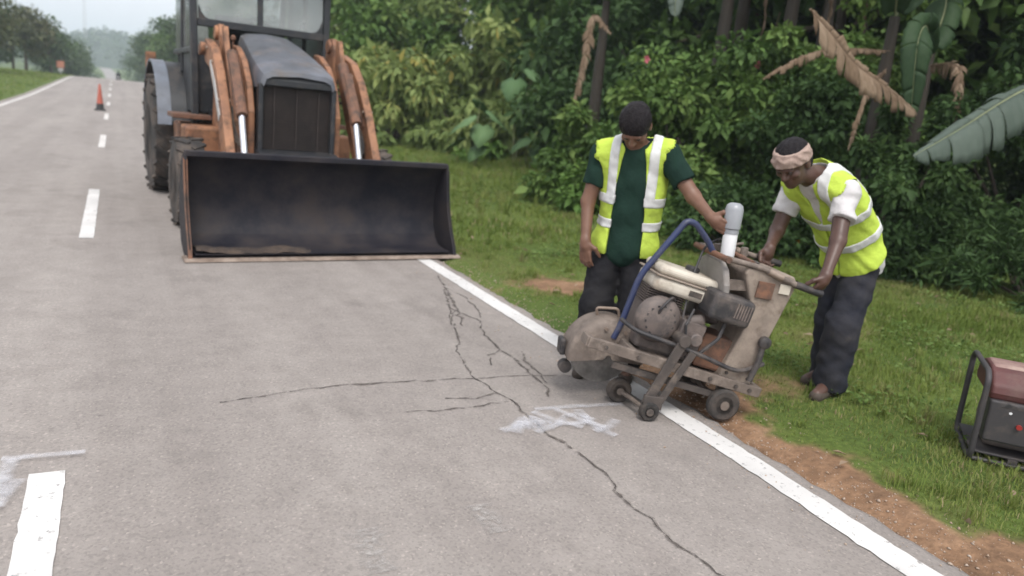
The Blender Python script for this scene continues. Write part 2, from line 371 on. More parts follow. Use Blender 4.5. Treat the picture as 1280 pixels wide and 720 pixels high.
g = mesh_np('ground', np.stack([GX, GY, GZ], -1).reshape(-1, 3), np.stack([q, q+nJ, q+nJ+1, q+1], 1), gm, attr={'dirt': ('POINT', dirt_amount(GX, GY).ravel())}, smooth=True)
tag(g, kind='structure')
# road: one sheet, its right edge broken and uneven
ry = axis([(-60, -2, 4), (-2, 12, .06), (12, 130, .6), (130, 400, 5), (400, 1000, 20)])
rows = []
for y in ry:
    e = right_edge(y)+(hnoise(0, y, 7, 31)*.026+hnoise(0, y, 24, 32)*.016 if y < 15 else 0); b = bend(y); z = float(prof(y))
    xs = [-3.52, -2.4, -.25, 1.2, 2.3, e-.03, e, e+.012]; zs = [z-.012, z, z+.006, z+.004, z, z-.001, z-.006, z-.05]
    rows.append([(b+xx, y, zz) for xx, zz in zip(xs, zs)])
A = np.array(rows); m_, n_, _ = A.shape; ii, jj = np.meshgrid(np.arange(m_-1), np.arange(n_-1), indexing='ij'); q = (ii*n_+jj).ravel()
tag(mesh_np('road', A.reshape(-1, 3), np.stack([q, q+1, q+n_+1, q+n_], 1), asphalt, smooth=True), kind='structure')
def road_z(x, y):
    xr = x-bend(y); return prof(y)+np.interp(xr, [-3.52, -2.4, -.25, 1.2, 2.3, 2.67], [-.012, 0, .006, .004, 0, -.001])
def strip(name, path, width, mat, lift=.004, step=.05, jitter=0, soft=False, seed=1, taper=False):
    P = [np.array(p, float) for p in path]; pts = []
    for a, b in zip(P[:-1], P[1:]):
        n = max(1, int(np.linalg.norm(b-a)/step)); pts += [a+(b-a)*i/n for i in range(n)]
    pts.append(P[-1]); pts = np.array(pts); T = np.gradient(pts, axis=0); T /= np.linalg.norm(T, axis=1, keepdims=True)+1e-9; Nn = np.stack([-T[:, 1], T[:, 0]], 1)
    g = np.random.default_rng(seed); k = len(pts); wd = np.full(k, width)
    if taper: wd = width*(.35+.65*np.abs(hnoise(np.arange(k)*.31, 0*np.arange(k), 1, seed)))*np.sin(np.linspace(.12, math.pi-.12, k))**.5
    offs = (-.5, -.15, .15, .5) if soft else (-.5, .5); V = []; cov = []
    for o_ in offs:
        j = g.normal(size=k)*jitter; xy = pts+Nn*(o_*wd+j)[:, None]; V.append(np.column_stack([xy, road_z(xy[:, 0], xy[:, 1])+lift])); cov.append(np.full(k, 0. if (soft and abs(o_) == .5) else (.58 if name == 'spray_mark' else 1.)))
    m = len(offs); V = np.stack(V, 1).reshape(-1, 3); cov = np.stack(cov, 1).ravel()
    ii, jj = np.meshgrid(np.arange(k-1), np.arange(m-1), indexing='ij'); q = (ii*m+jj).ravel()
    return tag(mesh_np(name, V, np.stack([q, q+1, q+m+1, q+m], 1), mat, attr={'cover': ('POINT', cov)}), kind='structure')
white = paintmat('white_line_paint', (.64, .62, .60), .58, .72, 26)
white_old = paintmat('worn_line_paint', (.60, .57, .54), .56, .72, 22)
spray = paintmat('white_spray_paint', (.72, .72, .76), .22, .80, 14)
crackh = paintmat('crack_crumble', (.15, .126, .112), .38, .58, 16)
crackm = paintmat('crack_grime', (.10, .083, .072), .42, .62, 16)
strip('edge_line', [(2.45, -2), (2.485, 1.35), (2.525, 2.3), (2.545, 3.2), (2.545, 44)], .135, white, jitter=.0025, seed=3)
strip('edge_line', [(-3.2, -2), (-3.2, 130)], .13, white_old, step=.4, jitter=.002, seed=4)
y0 = -1.5
dashes = [(-1.4, 2.99)]+[(7.5+9.05*i, 10.65+9.05*i) for i in range(12)]
for a, b in dashes: strip('centre_dash', [(-.245, a), (-.245, b)], .115, white if a < 12 else white_old, jitter=.002 if a < 12 else 0, seed=int(a*7)+50)
for i, pth in enumerate([
  [(2.436,5.97),(2.331,5.559),(2.245,5.194),(2.173,4.91),(2.048,4.527)], [(2.311,5.508),(2.138,4.979),(2.026,4.644)],
  [(2.154,4.474),(2.105,4.216),(2.08,4.009),(2.093,3.87),(2.078,3.714),(2.062,3.555),(2.055,3.403),(1.994,3.239)], [(2.203,3.956),(2.136,3.745),(2.126,3.608),(2.086,3.421)],
  [(1.795,4.03),(1.757,3.819),(1.714,3.627),(1.737,3.497),(1.741,3.354),(1.78,3.2),(1.768,3.046),(1.75,2.812),(1.786,2.655),(1.793,2.469),(1.79,2.359),(1.751,2.266),(1.745,2.137),(1.767,2.039),(1.748,1.941),(1.748,1.849),(1.768,1.765),(1.764,1.678),(1.78,1.5),(1.74,1.3)],
  [(.404,3.522),(.606,3.556),(.805,3.608),(1.05,3.622),(1.39,3.607),(1.746,3.569),(1.941,3.567),(2.178,3.53),(2.32,3.501)],
  [(1.2,3.21),(1.5,3.2),(1.75,3.23)], [(2.02,4.6),(1.92,4.3),(1.795,4.03)], [(2.331,5.559),(2.38,5.25),(2.33,4.9),(2.26,4.7)], [(2.173,4.91),(2.06,4.8),(1.98,4.55)], [(2.08,4.009),(1.96,3.93),(1.90,3.75)], [(2.138,4.979),(2.22,4.62),(2.154,4.474)], [(1.741,3.354),(1.60,3.30),(1.45,3.34)]]):
    g = np.random.default_rng(40+i); P = [np.array(pth[0])]
    for a, b in zip(pth[:-1], pth[1:]):
        a = np.array(a); b = np.array(b); n = max(2, int(np.linalg.norm(b-a)/.045))
        for k in range(1, n+1): P.append(a+(b-a)*k/n+(g.normal(size=2)*.008 if k < n else 0))
    P_ = P; strip('road_crack', P_, .052 if i in (0, 1, 2, 3) else .034, crackh, lift=.0041, step=.03, seed=190+i, taper=True, jitter=.004, soft=True)
    strip('road_crack', P, [.020, .014, .028, .020, .016, .010, .007, .011, .012, .011, .012, .012, .008, .009][i], crackm, lift=.0045, step=.02, seed=90+i, taper=True, jitter=.002, soft=True)
for i, (pth, wd) in enumerate([([(1.834,3.102),(2.069,3.088),(2.336,3.058)], .035), ([(1.553,2.9),(1.617,2.92),(1.73,3.015),(1.699,2.899),(1.758,2.912),(1.77,3.015),(1.838,2.93)], .04),
  ([(1.847,2.899),(1.941,2.983),(2.022,2.994),(2.052,2.946)], .034), ([(2.049,3.04),(2.025,2.903),(2.029,2.786),(2.062,2.713)], .042), ([(2.176,2.875),(2.059,2.797),(1.985,2.788)], .042),
  ([(1.60,2.86),(1.68,2.95),(1.80,2.93)], .05), ([(1.70,2.84),(1.86,2.90),(1.98,2.88),(2.06,2.93)], .04), ([(1.80,3.06),(1.86,2.93),(1.95,2.83)], .035), ([(1.93,3.06),(1.99,2.9),(2.06,2.80)], .035),
  ([(-.398,3.12),(-.277,3.113),(-.127,3.106)], .032), ([(-.364,3.104),(-.374,2.985),(-.368,2.836)], .045), ([(-.327,2.934),(-.351,2.847),(-.376,2.745)], .038)]):
    strip('spray_mark', pth, wd*1.65, spray, lift=.006+.0012*i, step=.02, soft=True, seed=120+i, jitter=.002)
pale = paintmat('pale_scuff', (.40, .37, .345), .30, .62, 40)
for i, (x, y, a) in enumerate([(.72,2.156,.13), (1.171,2.224,.1)]): strip('road_scuff', [(x, y-a), (x, y+a)], a*1.1, pale, lift=.0042, soft=True, seed=150+i, jitter=.008)

# ================================================================== LEAF TOOLS
def unit(v): return v/(np.linalg.norm(v, axis=-1, keepdims=True)+1e-9)
def leaf_arrays(C, Dr, Nr, L, W):
    """kite leaves, folded along the midrib: two triangles each"""
    Dr = unit(Dr); S = unit(np.cross(Dr, Nr)); Nn = np.cross(S, Dr); L = L[:, None]; W = W[:, None]
    tip = C+Dr*L-Nn*L*.12; a = C+Dr*L*.42+S*W*.5+Nn*W*.14; b = C+Dr*L*.42-S*W*.5+Nn*W*.14
    V = np.stack([C, a, tip, b], 1).reshape(-1, 3); n = len(C)*4; k = np.arange(0, n, 4)
    return V, np.concatenate([np.stack([k, k+2, k+1], 1), np.stack([k, k+3, k+2], 1)])
def leaf_mesh(name, C, Dr, Nr, L, W, mat, parent, tint):
    V, F = leaf_arrays(C, Dr, Nr, L, W); return mesh_np(name, V, F, mat, parent, attr={'tint': ('FACE', np.concatenate([tint, tint]))})
def clump_leaves(g, centers, radii, n, droop=.35, shell=.6):
    """leaves round each clump centre, pointing out and slightly down"""
    k = len(centers); ci = g.integers(0, k, n); d = unit(g.normal(size=(n, 3))); r = radii[ci]*(g.random(n)**shell)
    C = centers[ci]+d*r[:, None]*np.array([1, 1, .75]); D = unit(d*.7+g.normal(size=(n, 3))*.45+np.array([0, 0, -droop])); N = unit(np.array([0, 0, 1.])+g.normal(size=(n, 3))*.45+d*.3)
    return C, D, N, ci
bark = mk('bark', (.10, .078, .058), .9, var=(.055, .045, .035), vscale=9, bump=.5, bscale=30, squash=(1,1,.3))
G_PALE = leafmat('pale_leaf', [(0, (.10, .15, .048)), (.5, (.205, .265, .085)), (.86, (.32, .37, .13)), (1, (.34, .30, .08))], trans=.36)
G_MID = leafmat('mid_leaf', [(0, (.055, .105, .028)), (.5, (.10, .172, .042)), (.9, (.165, .24, .065)), (1, (.17, .23, .06))])
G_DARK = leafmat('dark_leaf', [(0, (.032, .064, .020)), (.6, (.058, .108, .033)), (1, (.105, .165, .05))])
G_BRIGHT = leafmat('bright_leaf', [(0, (.07, .14, .03)), (.6, (.12, .21, .045)), (1, (.18, .27, .07))])
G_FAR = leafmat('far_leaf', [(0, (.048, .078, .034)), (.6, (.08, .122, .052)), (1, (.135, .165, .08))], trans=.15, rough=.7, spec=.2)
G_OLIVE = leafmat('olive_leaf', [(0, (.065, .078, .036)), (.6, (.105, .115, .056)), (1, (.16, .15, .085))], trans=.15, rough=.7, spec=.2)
def limb_tubes(mb, base, targets, g, r0, lean=.25):
    for t in targets:
        m = base*(.55)+t*.45+g.normal(size=3)*.06*np.linalg.norm(t-base); m[2] = base[2]+(t[2]-base[2])*.5
        mb.tube([base, m, t], [r0, r0*.6, r0*.2], 6)
def bush(name, label, cat, x, y, rx, ry, h, nleaf, L, mat, group=None, seed=0, clumps=26, droop=.35, aspect=.5, low=0.02, cr=.30, stems=7, flowers=None, shell=.6, yellow=0):
    g = np.random.default_rng(seed); z0 = float(ground_z(x, y)); t = thing(name, label, cat, (x, y, z0), 0, group)
    u = unit(g.normal(size=(clumps, 3))); u[:, 2] = np.abs(u[:, 2]); rad = .45+.5*g.random(clumps)**.6
    cen = u*rad[:, None]*np.array([rx, ry, h*.86]); cen[:, 2] = cen[:, 2]*.92+low*h+.05
    rr = cr*min(rx, ry, h)*(.6+.7*g.random(clumps))
    C, D, N, ci = clump_leaves(g, cen, rr, nleaf, droop, shell); keep = C[:, 2] > .02; C, D, N, ci = C[keep], D[keep], N[keep], ci[keep]; n = len(C)
    cl = g.random(clumps); ti = np.clip(cl[ci]*.55+g.random(n)*.45-.03, 0, .97)
    if yellow: ti[(g.random(n) < yellow) & (C[:, 2] > h*.45)] = 1
    LL = L*np.exp(g.normal(size=n)*.30)*.92; o = leaf_mesh('foliage', C, D, N, LL, LL*aspect, mat, t, ti); o['kind'] = 'stuff'
    mb = MB(); limb_tubes(mb, np.array([0, 0, -.05]), cen[:stems]*.9, g, .018+.008*h); mb.build('stem', bark, t)
    if flowers:
        k, fm, fr = flowers
        for i in range(k):
            p = cen[i]+unit(np.array([-.6, -.8, .3])+g.normal(size=3)*.3)*rr[i]*.95; f = MB()
            for a in range(5): f.add([p, p+Vector((math.cos(a*1.256-.5)*fr, -.01, math.sin(a*1.256-.5)*fr)), p+Vector((math.cos(a*1.256)*fr*1.2, -.02, math.sin(a*1.256)*fr*1.2)), p+Vector((math.cos(a*1.256+.5)*fr, -.01, math.sin(a*1.256+.5)*fr))], [(0,1,2,3)])
            f.build('flower', fm, t)
    return t
def tree(name, label, cat, x, y, h, cr, base, nleaf, L, mat, group=None, seed=0, clumps=34, tr=.16, aspect=.5, crs=.34, trunkmat=None, zoff=0):
    g = np.random.default_rng(seed); z0 = float(ground_z(x, y))-.05; t = thing(name, label, cat, (x, y, z0), 0, group)
    u = unit(g.normal(size=(clumps, 3))); rad = .3+.68*g.random(clumps)**.5; hz = (h-base)/2
    cen = u*rad[:, None]*np.array([cr, cr, hz])*np.array([1, 1, .92]); cen[:, :2] *= (1.1-.35*np.clip(cen[:, 2:3]/hz, 0, 1)); cen[:, 2] += base+hz
    rr = crs*min(cr, hz)*(.55+.8*g.random(clumps))
    C, D, N, ci = clump_leaves(g, cen, rr, nleaf, .3, .55); cl = g.random(clumps); ti = np.clip(cl[ci]*.6+g.random(nleaf)*.4, 0, .97)
    LL = L*(.6+.7*g.random(nleaf)); o = leaf_mesh('crown', C, D, N, LL, LL*aspect, mat, t, ti); o['kind'] = 'stuff'
    mb = MB(); top = np.array([g.normal()*.1*h*.3, g.normal()*.1*h*.3, base+hz*1.1])
    mb.tube([(0, 0, -.1), (top[0]*.3, top[1]*.3, base*.6), top*.75, top], [tr*1.3, tr, tr*.7, tr*.3], 9)
    for c in cen[:9]:
        s = top*(.45+.4*g.random()); mb.tube([s, (s+c)/2+np.array([0, 0, .08*h*.3]), c], [tr*.45, tr*.28, tr*.08], 6)
    mb.build('trunk', trunkmat or bark, t); return t
# ================================================================== VEGETATION
pink = mk('pink_petal', (.55, .12, .16), .6); orange_p = mk('orange_petal', (.75, .28, .03), .6)
# the pale broad-leaved bushes at the far end of the verge
bush('leafy_bush', 'pale green bush with yellowish new leaves just right of the backhoe loader', 'bush', 7.6, 23.5, 2.2, 2.0, 4.6, 5200, .34, G_PALE, None, 11, clumps=46, droop=.7, aspect=.42, cr=.27, yellow=.10)
bush('leafy_bush', 'big pale green bush with drooping leaves, right of the yellowish one', 'bush', 9.9, 21.5, 2.5, 2.2, 5.0, 6400, .34, G_PALE, None, 12, clumps=52, droop=.8, aspect=.42, cr=.26, yellow=.03)
bush('leafy_bush', 'tall mid green bush behind the two pale bushes', 'bush', 9.2, 28, 2.8, 2.4, 7.0, 5200, .36, G_MID, None, 13, clumps=34, cr=.36)
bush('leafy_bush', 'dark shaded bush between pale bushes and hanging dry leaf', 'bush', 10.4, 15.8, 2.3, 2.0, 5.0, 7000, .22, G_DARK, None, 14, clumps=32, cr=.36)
bush('leafy_bush', 'small light green bush low beside the man in the green shirt', 'bush', 6.55, 9.9, .75, .7, 1.05, 2600, .11, G_BRIGHT, None, 15, clumps=20, cr=.36)
bush('creeper_bush', 'rounded creeper covered bush with pink flowers behind the man in the green shirt', 'bush', 7.9, 9.3, 1.8, 1.3, 4.1, 15000, .115, G_MID, None, 16, clumps=58, cr=.30, flowers=(3, pink, .05), aspect=.62)
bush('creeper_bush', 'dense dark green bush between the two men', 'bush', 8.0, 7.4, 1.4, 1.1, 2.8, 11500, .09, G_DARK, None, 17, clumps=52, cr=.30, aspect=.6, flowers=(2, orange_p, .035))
bush('creeper_bush', 'bush with bright new leaves behind the man with the headband', 'bush', 9.7, 7.6, 1.9, 1.2, 4.7, 17000, .105, G_MID, None, 18, clumps=62, cr=.28, aspect=.6, yellow=.004)
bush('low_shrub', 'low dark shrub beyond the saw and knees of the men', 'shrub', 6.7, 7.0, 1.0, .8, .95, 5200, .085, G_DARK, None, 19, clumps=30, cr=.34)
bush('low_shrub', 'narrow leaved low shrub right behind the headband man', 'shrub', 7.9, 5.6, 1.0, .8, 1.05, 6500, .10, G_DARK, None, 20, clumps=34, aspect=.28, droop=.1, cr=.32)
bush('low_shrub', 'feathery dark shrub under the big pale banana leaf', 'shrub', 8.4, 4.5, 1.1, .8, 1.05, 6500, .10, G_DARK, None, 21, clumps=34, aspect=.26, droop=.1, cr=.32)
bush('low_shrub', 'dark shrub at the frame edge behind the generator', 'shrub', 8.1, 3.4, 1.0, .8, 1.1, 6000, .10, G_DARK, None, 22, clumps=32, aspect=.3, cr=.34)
bush('creeper_bush', 'tall mid green bush rising between the two men in front of dark stems', 'bush', 8.75, 8.6, 1.6, .9, 4.3, 13000, .12, G_MID, None, 27, clumps=56, cr=.30, aspect=.6)
bush('creeper_bush', 'waist high green bush at the foot of the thin hanging dry leaf', 'bush', 6.95, 10.9, .9, .7, 2.1, 6000, .11, G_MID, None, 28, clumps=40, cr=.32, aspect=.55)
bush('creeper_bush', 'shoulder high bush just behind the headcloth man below the dry brown leaf', 'bush', 7.9, 5.75, 1.05, .6, 2.6, 13000, .08, G_DARK, None, 29, clumps=46, cr=.30, aspect=.55)
bush('creeper_bush', 'tall dark bush under the hanging dry banana leaf with torn blade', 'bush', 10.9, 6.2, 1.8, 1.2, 3.9, 13000, .11, G_DARK, None, 23, clumps=56, cr=.30, aspect=.5)
bush('creeper_bush', 'tall dark bush behind the big pale banana leaf', 'bush', 11.2, 4.2, 1.6, 1.3, 3.7, 9000, .14, G_DARK, None, 24, clumps=36, cr=.32, aspect=.45)
bush('low_shrub', 'small bright weed clump at the foot of the pale bushes', 'shrub', 8.6, 18.6, .7, .6, .6, 900, .14, G_BRIGHT, None, 25, clumps=14)
bush('low_shrub', 'knee high green weeds at the foot of the creeper bush', 'shrub', 6.75, 8.4, .7, .5, .55, 2200, .08, G_BRIGHT, None, 26, clumps=18, cr=.4)
# wall of trees behind the bushes
k = 0
for (x, y, h, cr, kind) in [(12.6,4.6,7.5,2.6,0),(14.3,8.0,8.5,2.8,1),(12.4,11.2,7.6,2.4,0),(13.6,14.6,8.5,2.8,1),(12.9,18.6,7.6,2.6,0),(13.6,23.5,9.,3.0,1),(12.6,29,8.6,2.9,2),(11.5,35,8.6,2.8,1),(11.2,42,8.8,2.8,2),(10.6,50,8.8,2.8,1),(16.5,5.2,10,3.2,1),(17.5,12,10.5,3.4,0),(17.5,20,10.5,3.4,1),(17,30,11,3.6,0),(14.5,2.0,9,3,1),(15.6,10.2,9.5,3,0),(15.6,16.8,9.5,3,1),(15.8,24.8,10,3.2,1),(14.6,32,10,3.2,0),(19.5,8,11,3.4,1),(20,16,12,3.6,0),(13.6,38.5,9.5,3,0)]:
    tree('forest_tree', ['dark dense tree in the forest wall behind the roadside bushes', 'mid green tree in the forest wall behind the roadside bushes', 'lighter green tree behind the loader cab'][kind], 'tree', x, y, h, cr, .2, 5600, .36, [G_DARK, G_MID, G_PALE][kind], 'trees of the forest wall', 200+k, clumps=40, crs=.36); k += 1
# trees further along the right side of the road, beyond the loader
for i, (x, y, h, cr, m) in enumerate([(8.2,62,8.5,2.6,G_MID),(9.2,74,9.0,2.8,G_PALE),(8.4,86,8.6,3.0,G_MID),(10.8,99,10.5,3.4,G_FAR),(7.6,108,9.4,3.0,G_MID),(7.0,132,11.0,3.4,G_FAR),(9.5,165,14,4.4,G_FAR),(6.4,205,17,4.6,G_FAR),(8.5,260,19,5.5,G_FAR),(13,120,12,4,G_FAR),(7.3,97,9.4,3.0,G_FAR),(9.4,92,10,3.2,G_MID),(6.0,150,12,3.6,G_FAR)]):
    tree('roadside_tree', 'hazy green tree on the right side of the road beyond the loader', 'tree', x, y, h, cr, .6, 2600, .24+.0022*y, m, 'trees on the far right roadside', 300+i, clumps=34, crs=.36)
LT = ['hazy olive tree with bare trunk nearest the left road edge', 'hazy dark tree just left of the bare olive tree by the field', 'broad dark tree in the middle of the left field tree line', 'dark tree left of the broad one on the left field', 'leftmost dark tree of the left field tree line', 'small olive tree beside the road just past the orange sign',
 'small dark tree at the road edge beyond the small olive tree', 'dark tree behind the orange sign', 'dark tree in the second row of the left field', 'large dark tree at the back of the left field', 'small hazy tree on the left where the road crests', 'hazy tree left of the road just beyond the crest', 'pale hazy tree left of the road in the dip', 'palest tree left of the road below the far hill']
for i, (x, y, h, cr, m) in enumerate([(-8.3,66,6.2,2.5,1),(-10.8,72,7.8,3.0,0),(-13.5,70,8.5,3.2,0),(-16.4,74,8.2,3.3,1),(-20,78,9,3.6,0),(-7.4,88,6.0,2.3,1),(-6.3,104,6.4,2.5,0),(-9.2,96,7.2,2.9,0),(-13,100,8.5,3.4,0),(-18,105,10,4,0),(-6.2,128,6.6,2.8,0),(-7.5,160,10,4,0),(-8.5,200,13,4.8,0),(-9,250,15,5.5,0)]):
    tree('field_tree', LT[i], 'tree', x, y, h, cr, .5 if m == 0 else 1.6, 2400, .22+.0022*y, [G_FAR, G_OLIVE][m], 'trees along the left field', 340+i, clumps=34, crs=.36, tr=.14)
# far hill and its woods
hy = np.linspace(0, 1, 26); hx = np.linspace(-420, 260, 60); HX, HT = np.meshgrid(hx, hy, indexing='ij'); HYY = 560+HT*300
HZ = 2+30*np.sin(np.clip(HT*1.5, 0, 1)*math.pi/2)*(.72+.2*np.sin(HX*.03+1)+.12*np.sin(HX*.083+2))*np.clip(1-np.abs(HX+60)/420, .2, 1)-6*(HT == 0)
n1, n2 = HX.shape; ii, jj = np.meshgrid(np.arange(n1-1), np.arange(n2-1), indexing='ij'); q = (ii*n2+jj).ravel()
hillm = mk('hill_green', (.03, .05, .022), .95, vscale=.05)
tag(mesh_np('far_hill', np.stack([HX, HYY, HZ], -1).reshape(-1, 3), np.stack([q, q+n2, q+n2+1, q+1], 1), hillm, smooth=True), kind='structure')
g = np.random.default_rng(5); nC = 700; cx = g.uniform(-300, 200, nC); ct = g.random(nC)**1.0
cz = 2+30*np.sin(np.clip(ct*1.5, 0, 1)*math.pi/2)*(.72+.2*np.sin(cx*.03+1)+.12*np.sin(cx*.083+2))*np.clip(1-np.abs(cx+60)/420, .2, 1)
cen = np.stack([cx, 560+ct*300, cz+3], 1); C, D, N, ci = clump_leaves(g, cen, 3.5+4*g.random(nC), 42000, .2, .5); cl = g.random(nC)
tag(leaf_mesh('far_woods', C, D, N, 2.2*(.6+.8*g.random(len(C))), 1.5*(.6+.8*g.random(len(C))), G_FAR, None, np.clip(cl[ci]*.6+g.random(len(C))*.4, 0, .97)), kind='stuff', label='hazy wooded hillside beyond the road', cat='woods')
# woods in the dip between the near trees and the hill
nC = 160; cy = g.uniform(290, 520, nC); cx = np.where(g.random(nC) < .55, -13-g.random(nC)*60, 10+g.random(nC)*70); cen = np.stack([cx, cy, ground_z(cx, cy)+2+6*g.random(nC)], 1)
C, D, N, ci = clump_leaves(g, cen, 2.5+2.5*g.random(nC), 16000, .2, .5); cl = g.random(nC)
tag(leaf_mesh('valley_woods', C, D, N, 1.3*(.6+.8*g.random(len(C))), .8*(.6+.8*g.random(len(C))), G_FAR, None, np.clip(cl[ci]*.6+g.random(len(C))*.4, 0, .97)), kind='stuff', label='woods in the dip on both sides of the far road', cat='woods')

# ---- banana plants: every blade a mesh of its own
BAN_PALE = leafmat('banana_blade_pale', [(0, (.062, .084, .066)), (1, (.105, .132, .108))], trans=.15, rough=.6)
BAN_GREEN = leafmat('banana_blade_green', [(0, (.028, .055, .026)), (1, (.052, .092, .040))], trans=.3, rough=.6)
BAN_DRY = leafmat('banana_blade_dry', [(0, (.13, .088, .058)), (.5, (.235, .168, .115)), (1, (.33, .25, .18))], trans=.2, rough=.85, spec=.1)
RIB = mk('banana_midrib', (.22, .24, .12), .6); RIBDRY = mk('dry_midrib', (.17, .11, .07), .85)
STEM = mk('banana_stem', (.032, .028, .021), .8, var=(.04, .03, .022), vscale=5, squash=(1,1,.2), bump=.3, bscale=20)
def blade(parent, spine, width, mat, ribm, up=(0, 0, 1), seed=0, torn=0., sag=.25, name='leaf', label=None, merge=(10, 16), slant=.35):
    """long leaf along a spine of points, built strip by strip between its cross cuts; torn = how uneven the strips hang"""
    g = np.random.default_rng(seed); P = [Vector(p) for p in spine]; n = 60; S = []
    for i in range(n+1):                      # resample a Catmull-Rom through the spine
        f = i/n*(len(P)-1); k = min(int(f), len(P)-2); t = f-k; p0, p1, p2, p3 = P[max(k-1, 0)], P[k], P[k+1], P[min(k+2, len(P)-1)]
        S.append(.5*((2*p1)+(p2-p0)*t+(2*p0-5*p1+4*p2-p3)*t*t+(3*p1-p0-3*p2+p3)*t**3))
    V = []; F = []; tint = []; U = Vector(up); G = Vector((0, 0, -1)); Q = 6
    for sgn in (-1, 1):
        i = 2
        while i < n:
            j = min(n, i+int(g.integers(merge[0], merge[1]+1))); base = len(V); tv = g.random()
            ln = 1-.5*torn*g.random(); hang = sag*(1+torn*(g.random()-.4)*1.6); sw = (g.random()-.5)*.5*torn; tw = (g.random()-.5)*.9*torn; narrow = 1-.55*torn*g.random()
            for m in range(i, j+1):
                t = m/n; wd = width*.5*(max(0, math.sin(math.pi*min(1, t**.8*.97+.03)))**.6)*ln*(1+.03*math.sin(m*1.9+seed)+.06*torn*math.sin(m*5.1+seed))
                d = (S[min(m+1, n)]-S[m-1]).normalized(); sd = d.cross(U).normalized()*sgn; nn = sd.cross(d)*sgn; mid_ = (m-(i+j)/2)/max(1, j-i)
                for q_ in range(Q):
                    r = q_/(Q-1); a = S[m]+sd*(wd*r*(1-.25*hang*r))+d*(wd*r*(slant*.6+sw*r))+G*(wd*hang*r*r*1.1)+nn*(wd*(.10*math.sin(r*3.1)+tw*mid_*r*.8)+.010*math.sin(m*2.1)*r*width)
                    a = a-d*(mid_*r*r*(1-narrow)*(S[j]-S[i]).length)
                    V.append(a)
            for m in range(j-i):
                for q_ in range(Q-1):
                    a = base+m*Q+q_; F.append((a, a+1, a+Q+1, a+Q)); tint.append(min(1, max(0, tv*.6+g.random()*.3+.05)))
            i = j
    o = mesh_np(name, [tuple(v) for v in V], F, mat, parent, attr={'tint': ('FACE', tint)}, smooth=True)
    so = o.modifiers.new('thick', 'SOLIDIFY'); so.thickness = .0012
    if label: o['label'] = label
    mb = MB(); mb.tube([S[i] for i in range(0, n+1, 3)], [.011*(1-.85*i/20)*max(.6, width/.5) for i in range(21)], 6); mb.build('midrib', ribm, o)
    return o
def local(pts, o): return [tuple(np.array(p)-np.array(o)) for p in pts]
def banana(name, label, x, y, h, r, blades, tilt=(0, 0), seed=0, cat='banana plant', group=None):
    z = float(ground_z(x, y)); t = thing(name, label, cat, (x, y, z-.03), 0, group); mb = MB()
    mb.tube([(tilt[0]*f*f, tilt[1]*f*f, h*f) for f in (0, .25, .5, .75, 1)], [r*1.15, r, r*.85, r*.7, r*.5], 12); mb.build('stem', STEM, t)
    for i, b in enumerate(blades): blade(t, local(b[0], (x, y, z-.03)), seed=seed+i, **b[1])
    return t
gr = dict(mat=BAN_GREEN, ribm=RIB, merge=(4, 12), sag=.45, torn=.25); dr = dict(mat=BAN_DRY, ribm=RIBDRY, torn=1.0, sag=.8, merge=(1, 4), slant=.5)
banana('banana_plant', 'banana plant with one long dry brown torn leaf arching above the headband man', 8.0, 6.4, 2.9, .11, [
    ([(6.25,5.55,2.35),(5.72,5.5,2.60),(6.05,5.5,2.42),(6.45,5.5,2.19),(6.95,5.5,2.02),(7.5,5.5,1.80)][1:], dict(dr, width=.50, up=(-.42,-.55,.6), torn=.55, sag=.5, merge=(3, 7), label='dry brown banana leaf torn into strips')),
    ([(8.0,6.4,2.9),(7.4,6.1,3.5),(6.3,5.9,3.7),(5.6,5.8,3.4)], dict(gr, width=.5, torn=.4)),
    ([(8.0,6.4,2.9),(8.0,6.3,3.5),(7.9,6.1,3.6),(7.7,5.9,3.3)], dict(gr, width=.42, up=(-.6,-.8,.1), torn=.35)),
    ([(8.0,6.4,2.9),(8.7,6.3,3.8),(9.6,6.4,4.0)], dict(gr, width=.55, torn=.3)),
    ([(7.9,6.3,2.3),(7.3,6.0,2.0),(7.05,5.9,1.35)], dict(dr, width=.13, up=(-.6,-.8,0))),
    ([(7.9,6.3,2.5),(6.9,6.3,2.4),(6.3,6.3,2.15),(6.05,6.3,2.0)], dict(dr, width=.12, up=(-.4,-.8,.4)))], seed=31)
banana('banana_plant', 'banana plant with hanging dull green leaf left of the big pale leaf', 8.6, 6.3, 2.6, .10, [
    ([(8.5,6.2,2.5),(7.9,5.9,2.75),(7.55,5.7,2.5),(7.62,5.65,1.75)], dict(gr, width=.42, up=(-.6,-.8,.05), sag=.2)),
    ([(8.5,6.2,2.4),(8.3,5.7,2.35),(8.22,5.55,1.75)], dict(dr, width=.2, up=(-.7,-.7,0))),
    ([(8.6,6.3,2.6),(9.0,6.6,3.4),(8.7,7.4,3.9)], dict(gr, width=.5, torn=.3))], seed=47)
banana('banana_plant', 'banana plant whose big pale grey green leaf leans down at the right edge', 8.6, 4.55, 2.3, .10, [
    ([(8.55,4.5,2.45),(7.75,4.5,2.15),(7.3,4.5,1.95),(6.75,4.5,1.65),(6.2,4.5,1.38)], dict(mat=BAN_PALE, ribm=RIB, width=.56, up=(-.25,-.55,.8), sag=.75, torn=.42, merge=(3, 11), label='big pale grey green banana leaf')),
    ([(8.6,4.5,2.5),(8.3,4.6,3.2),(8.0,4.7,3.9)], dict(gr, width=.45, up=(-.75,-.6,.2), torn=.3)),
    ([(8.6,4.5,2.2),(8.3,4.2,2.2),(8.2,4.1,1.5)], dict(dr, width=.2, up=(-.7,-.7,0)))], seed=61)
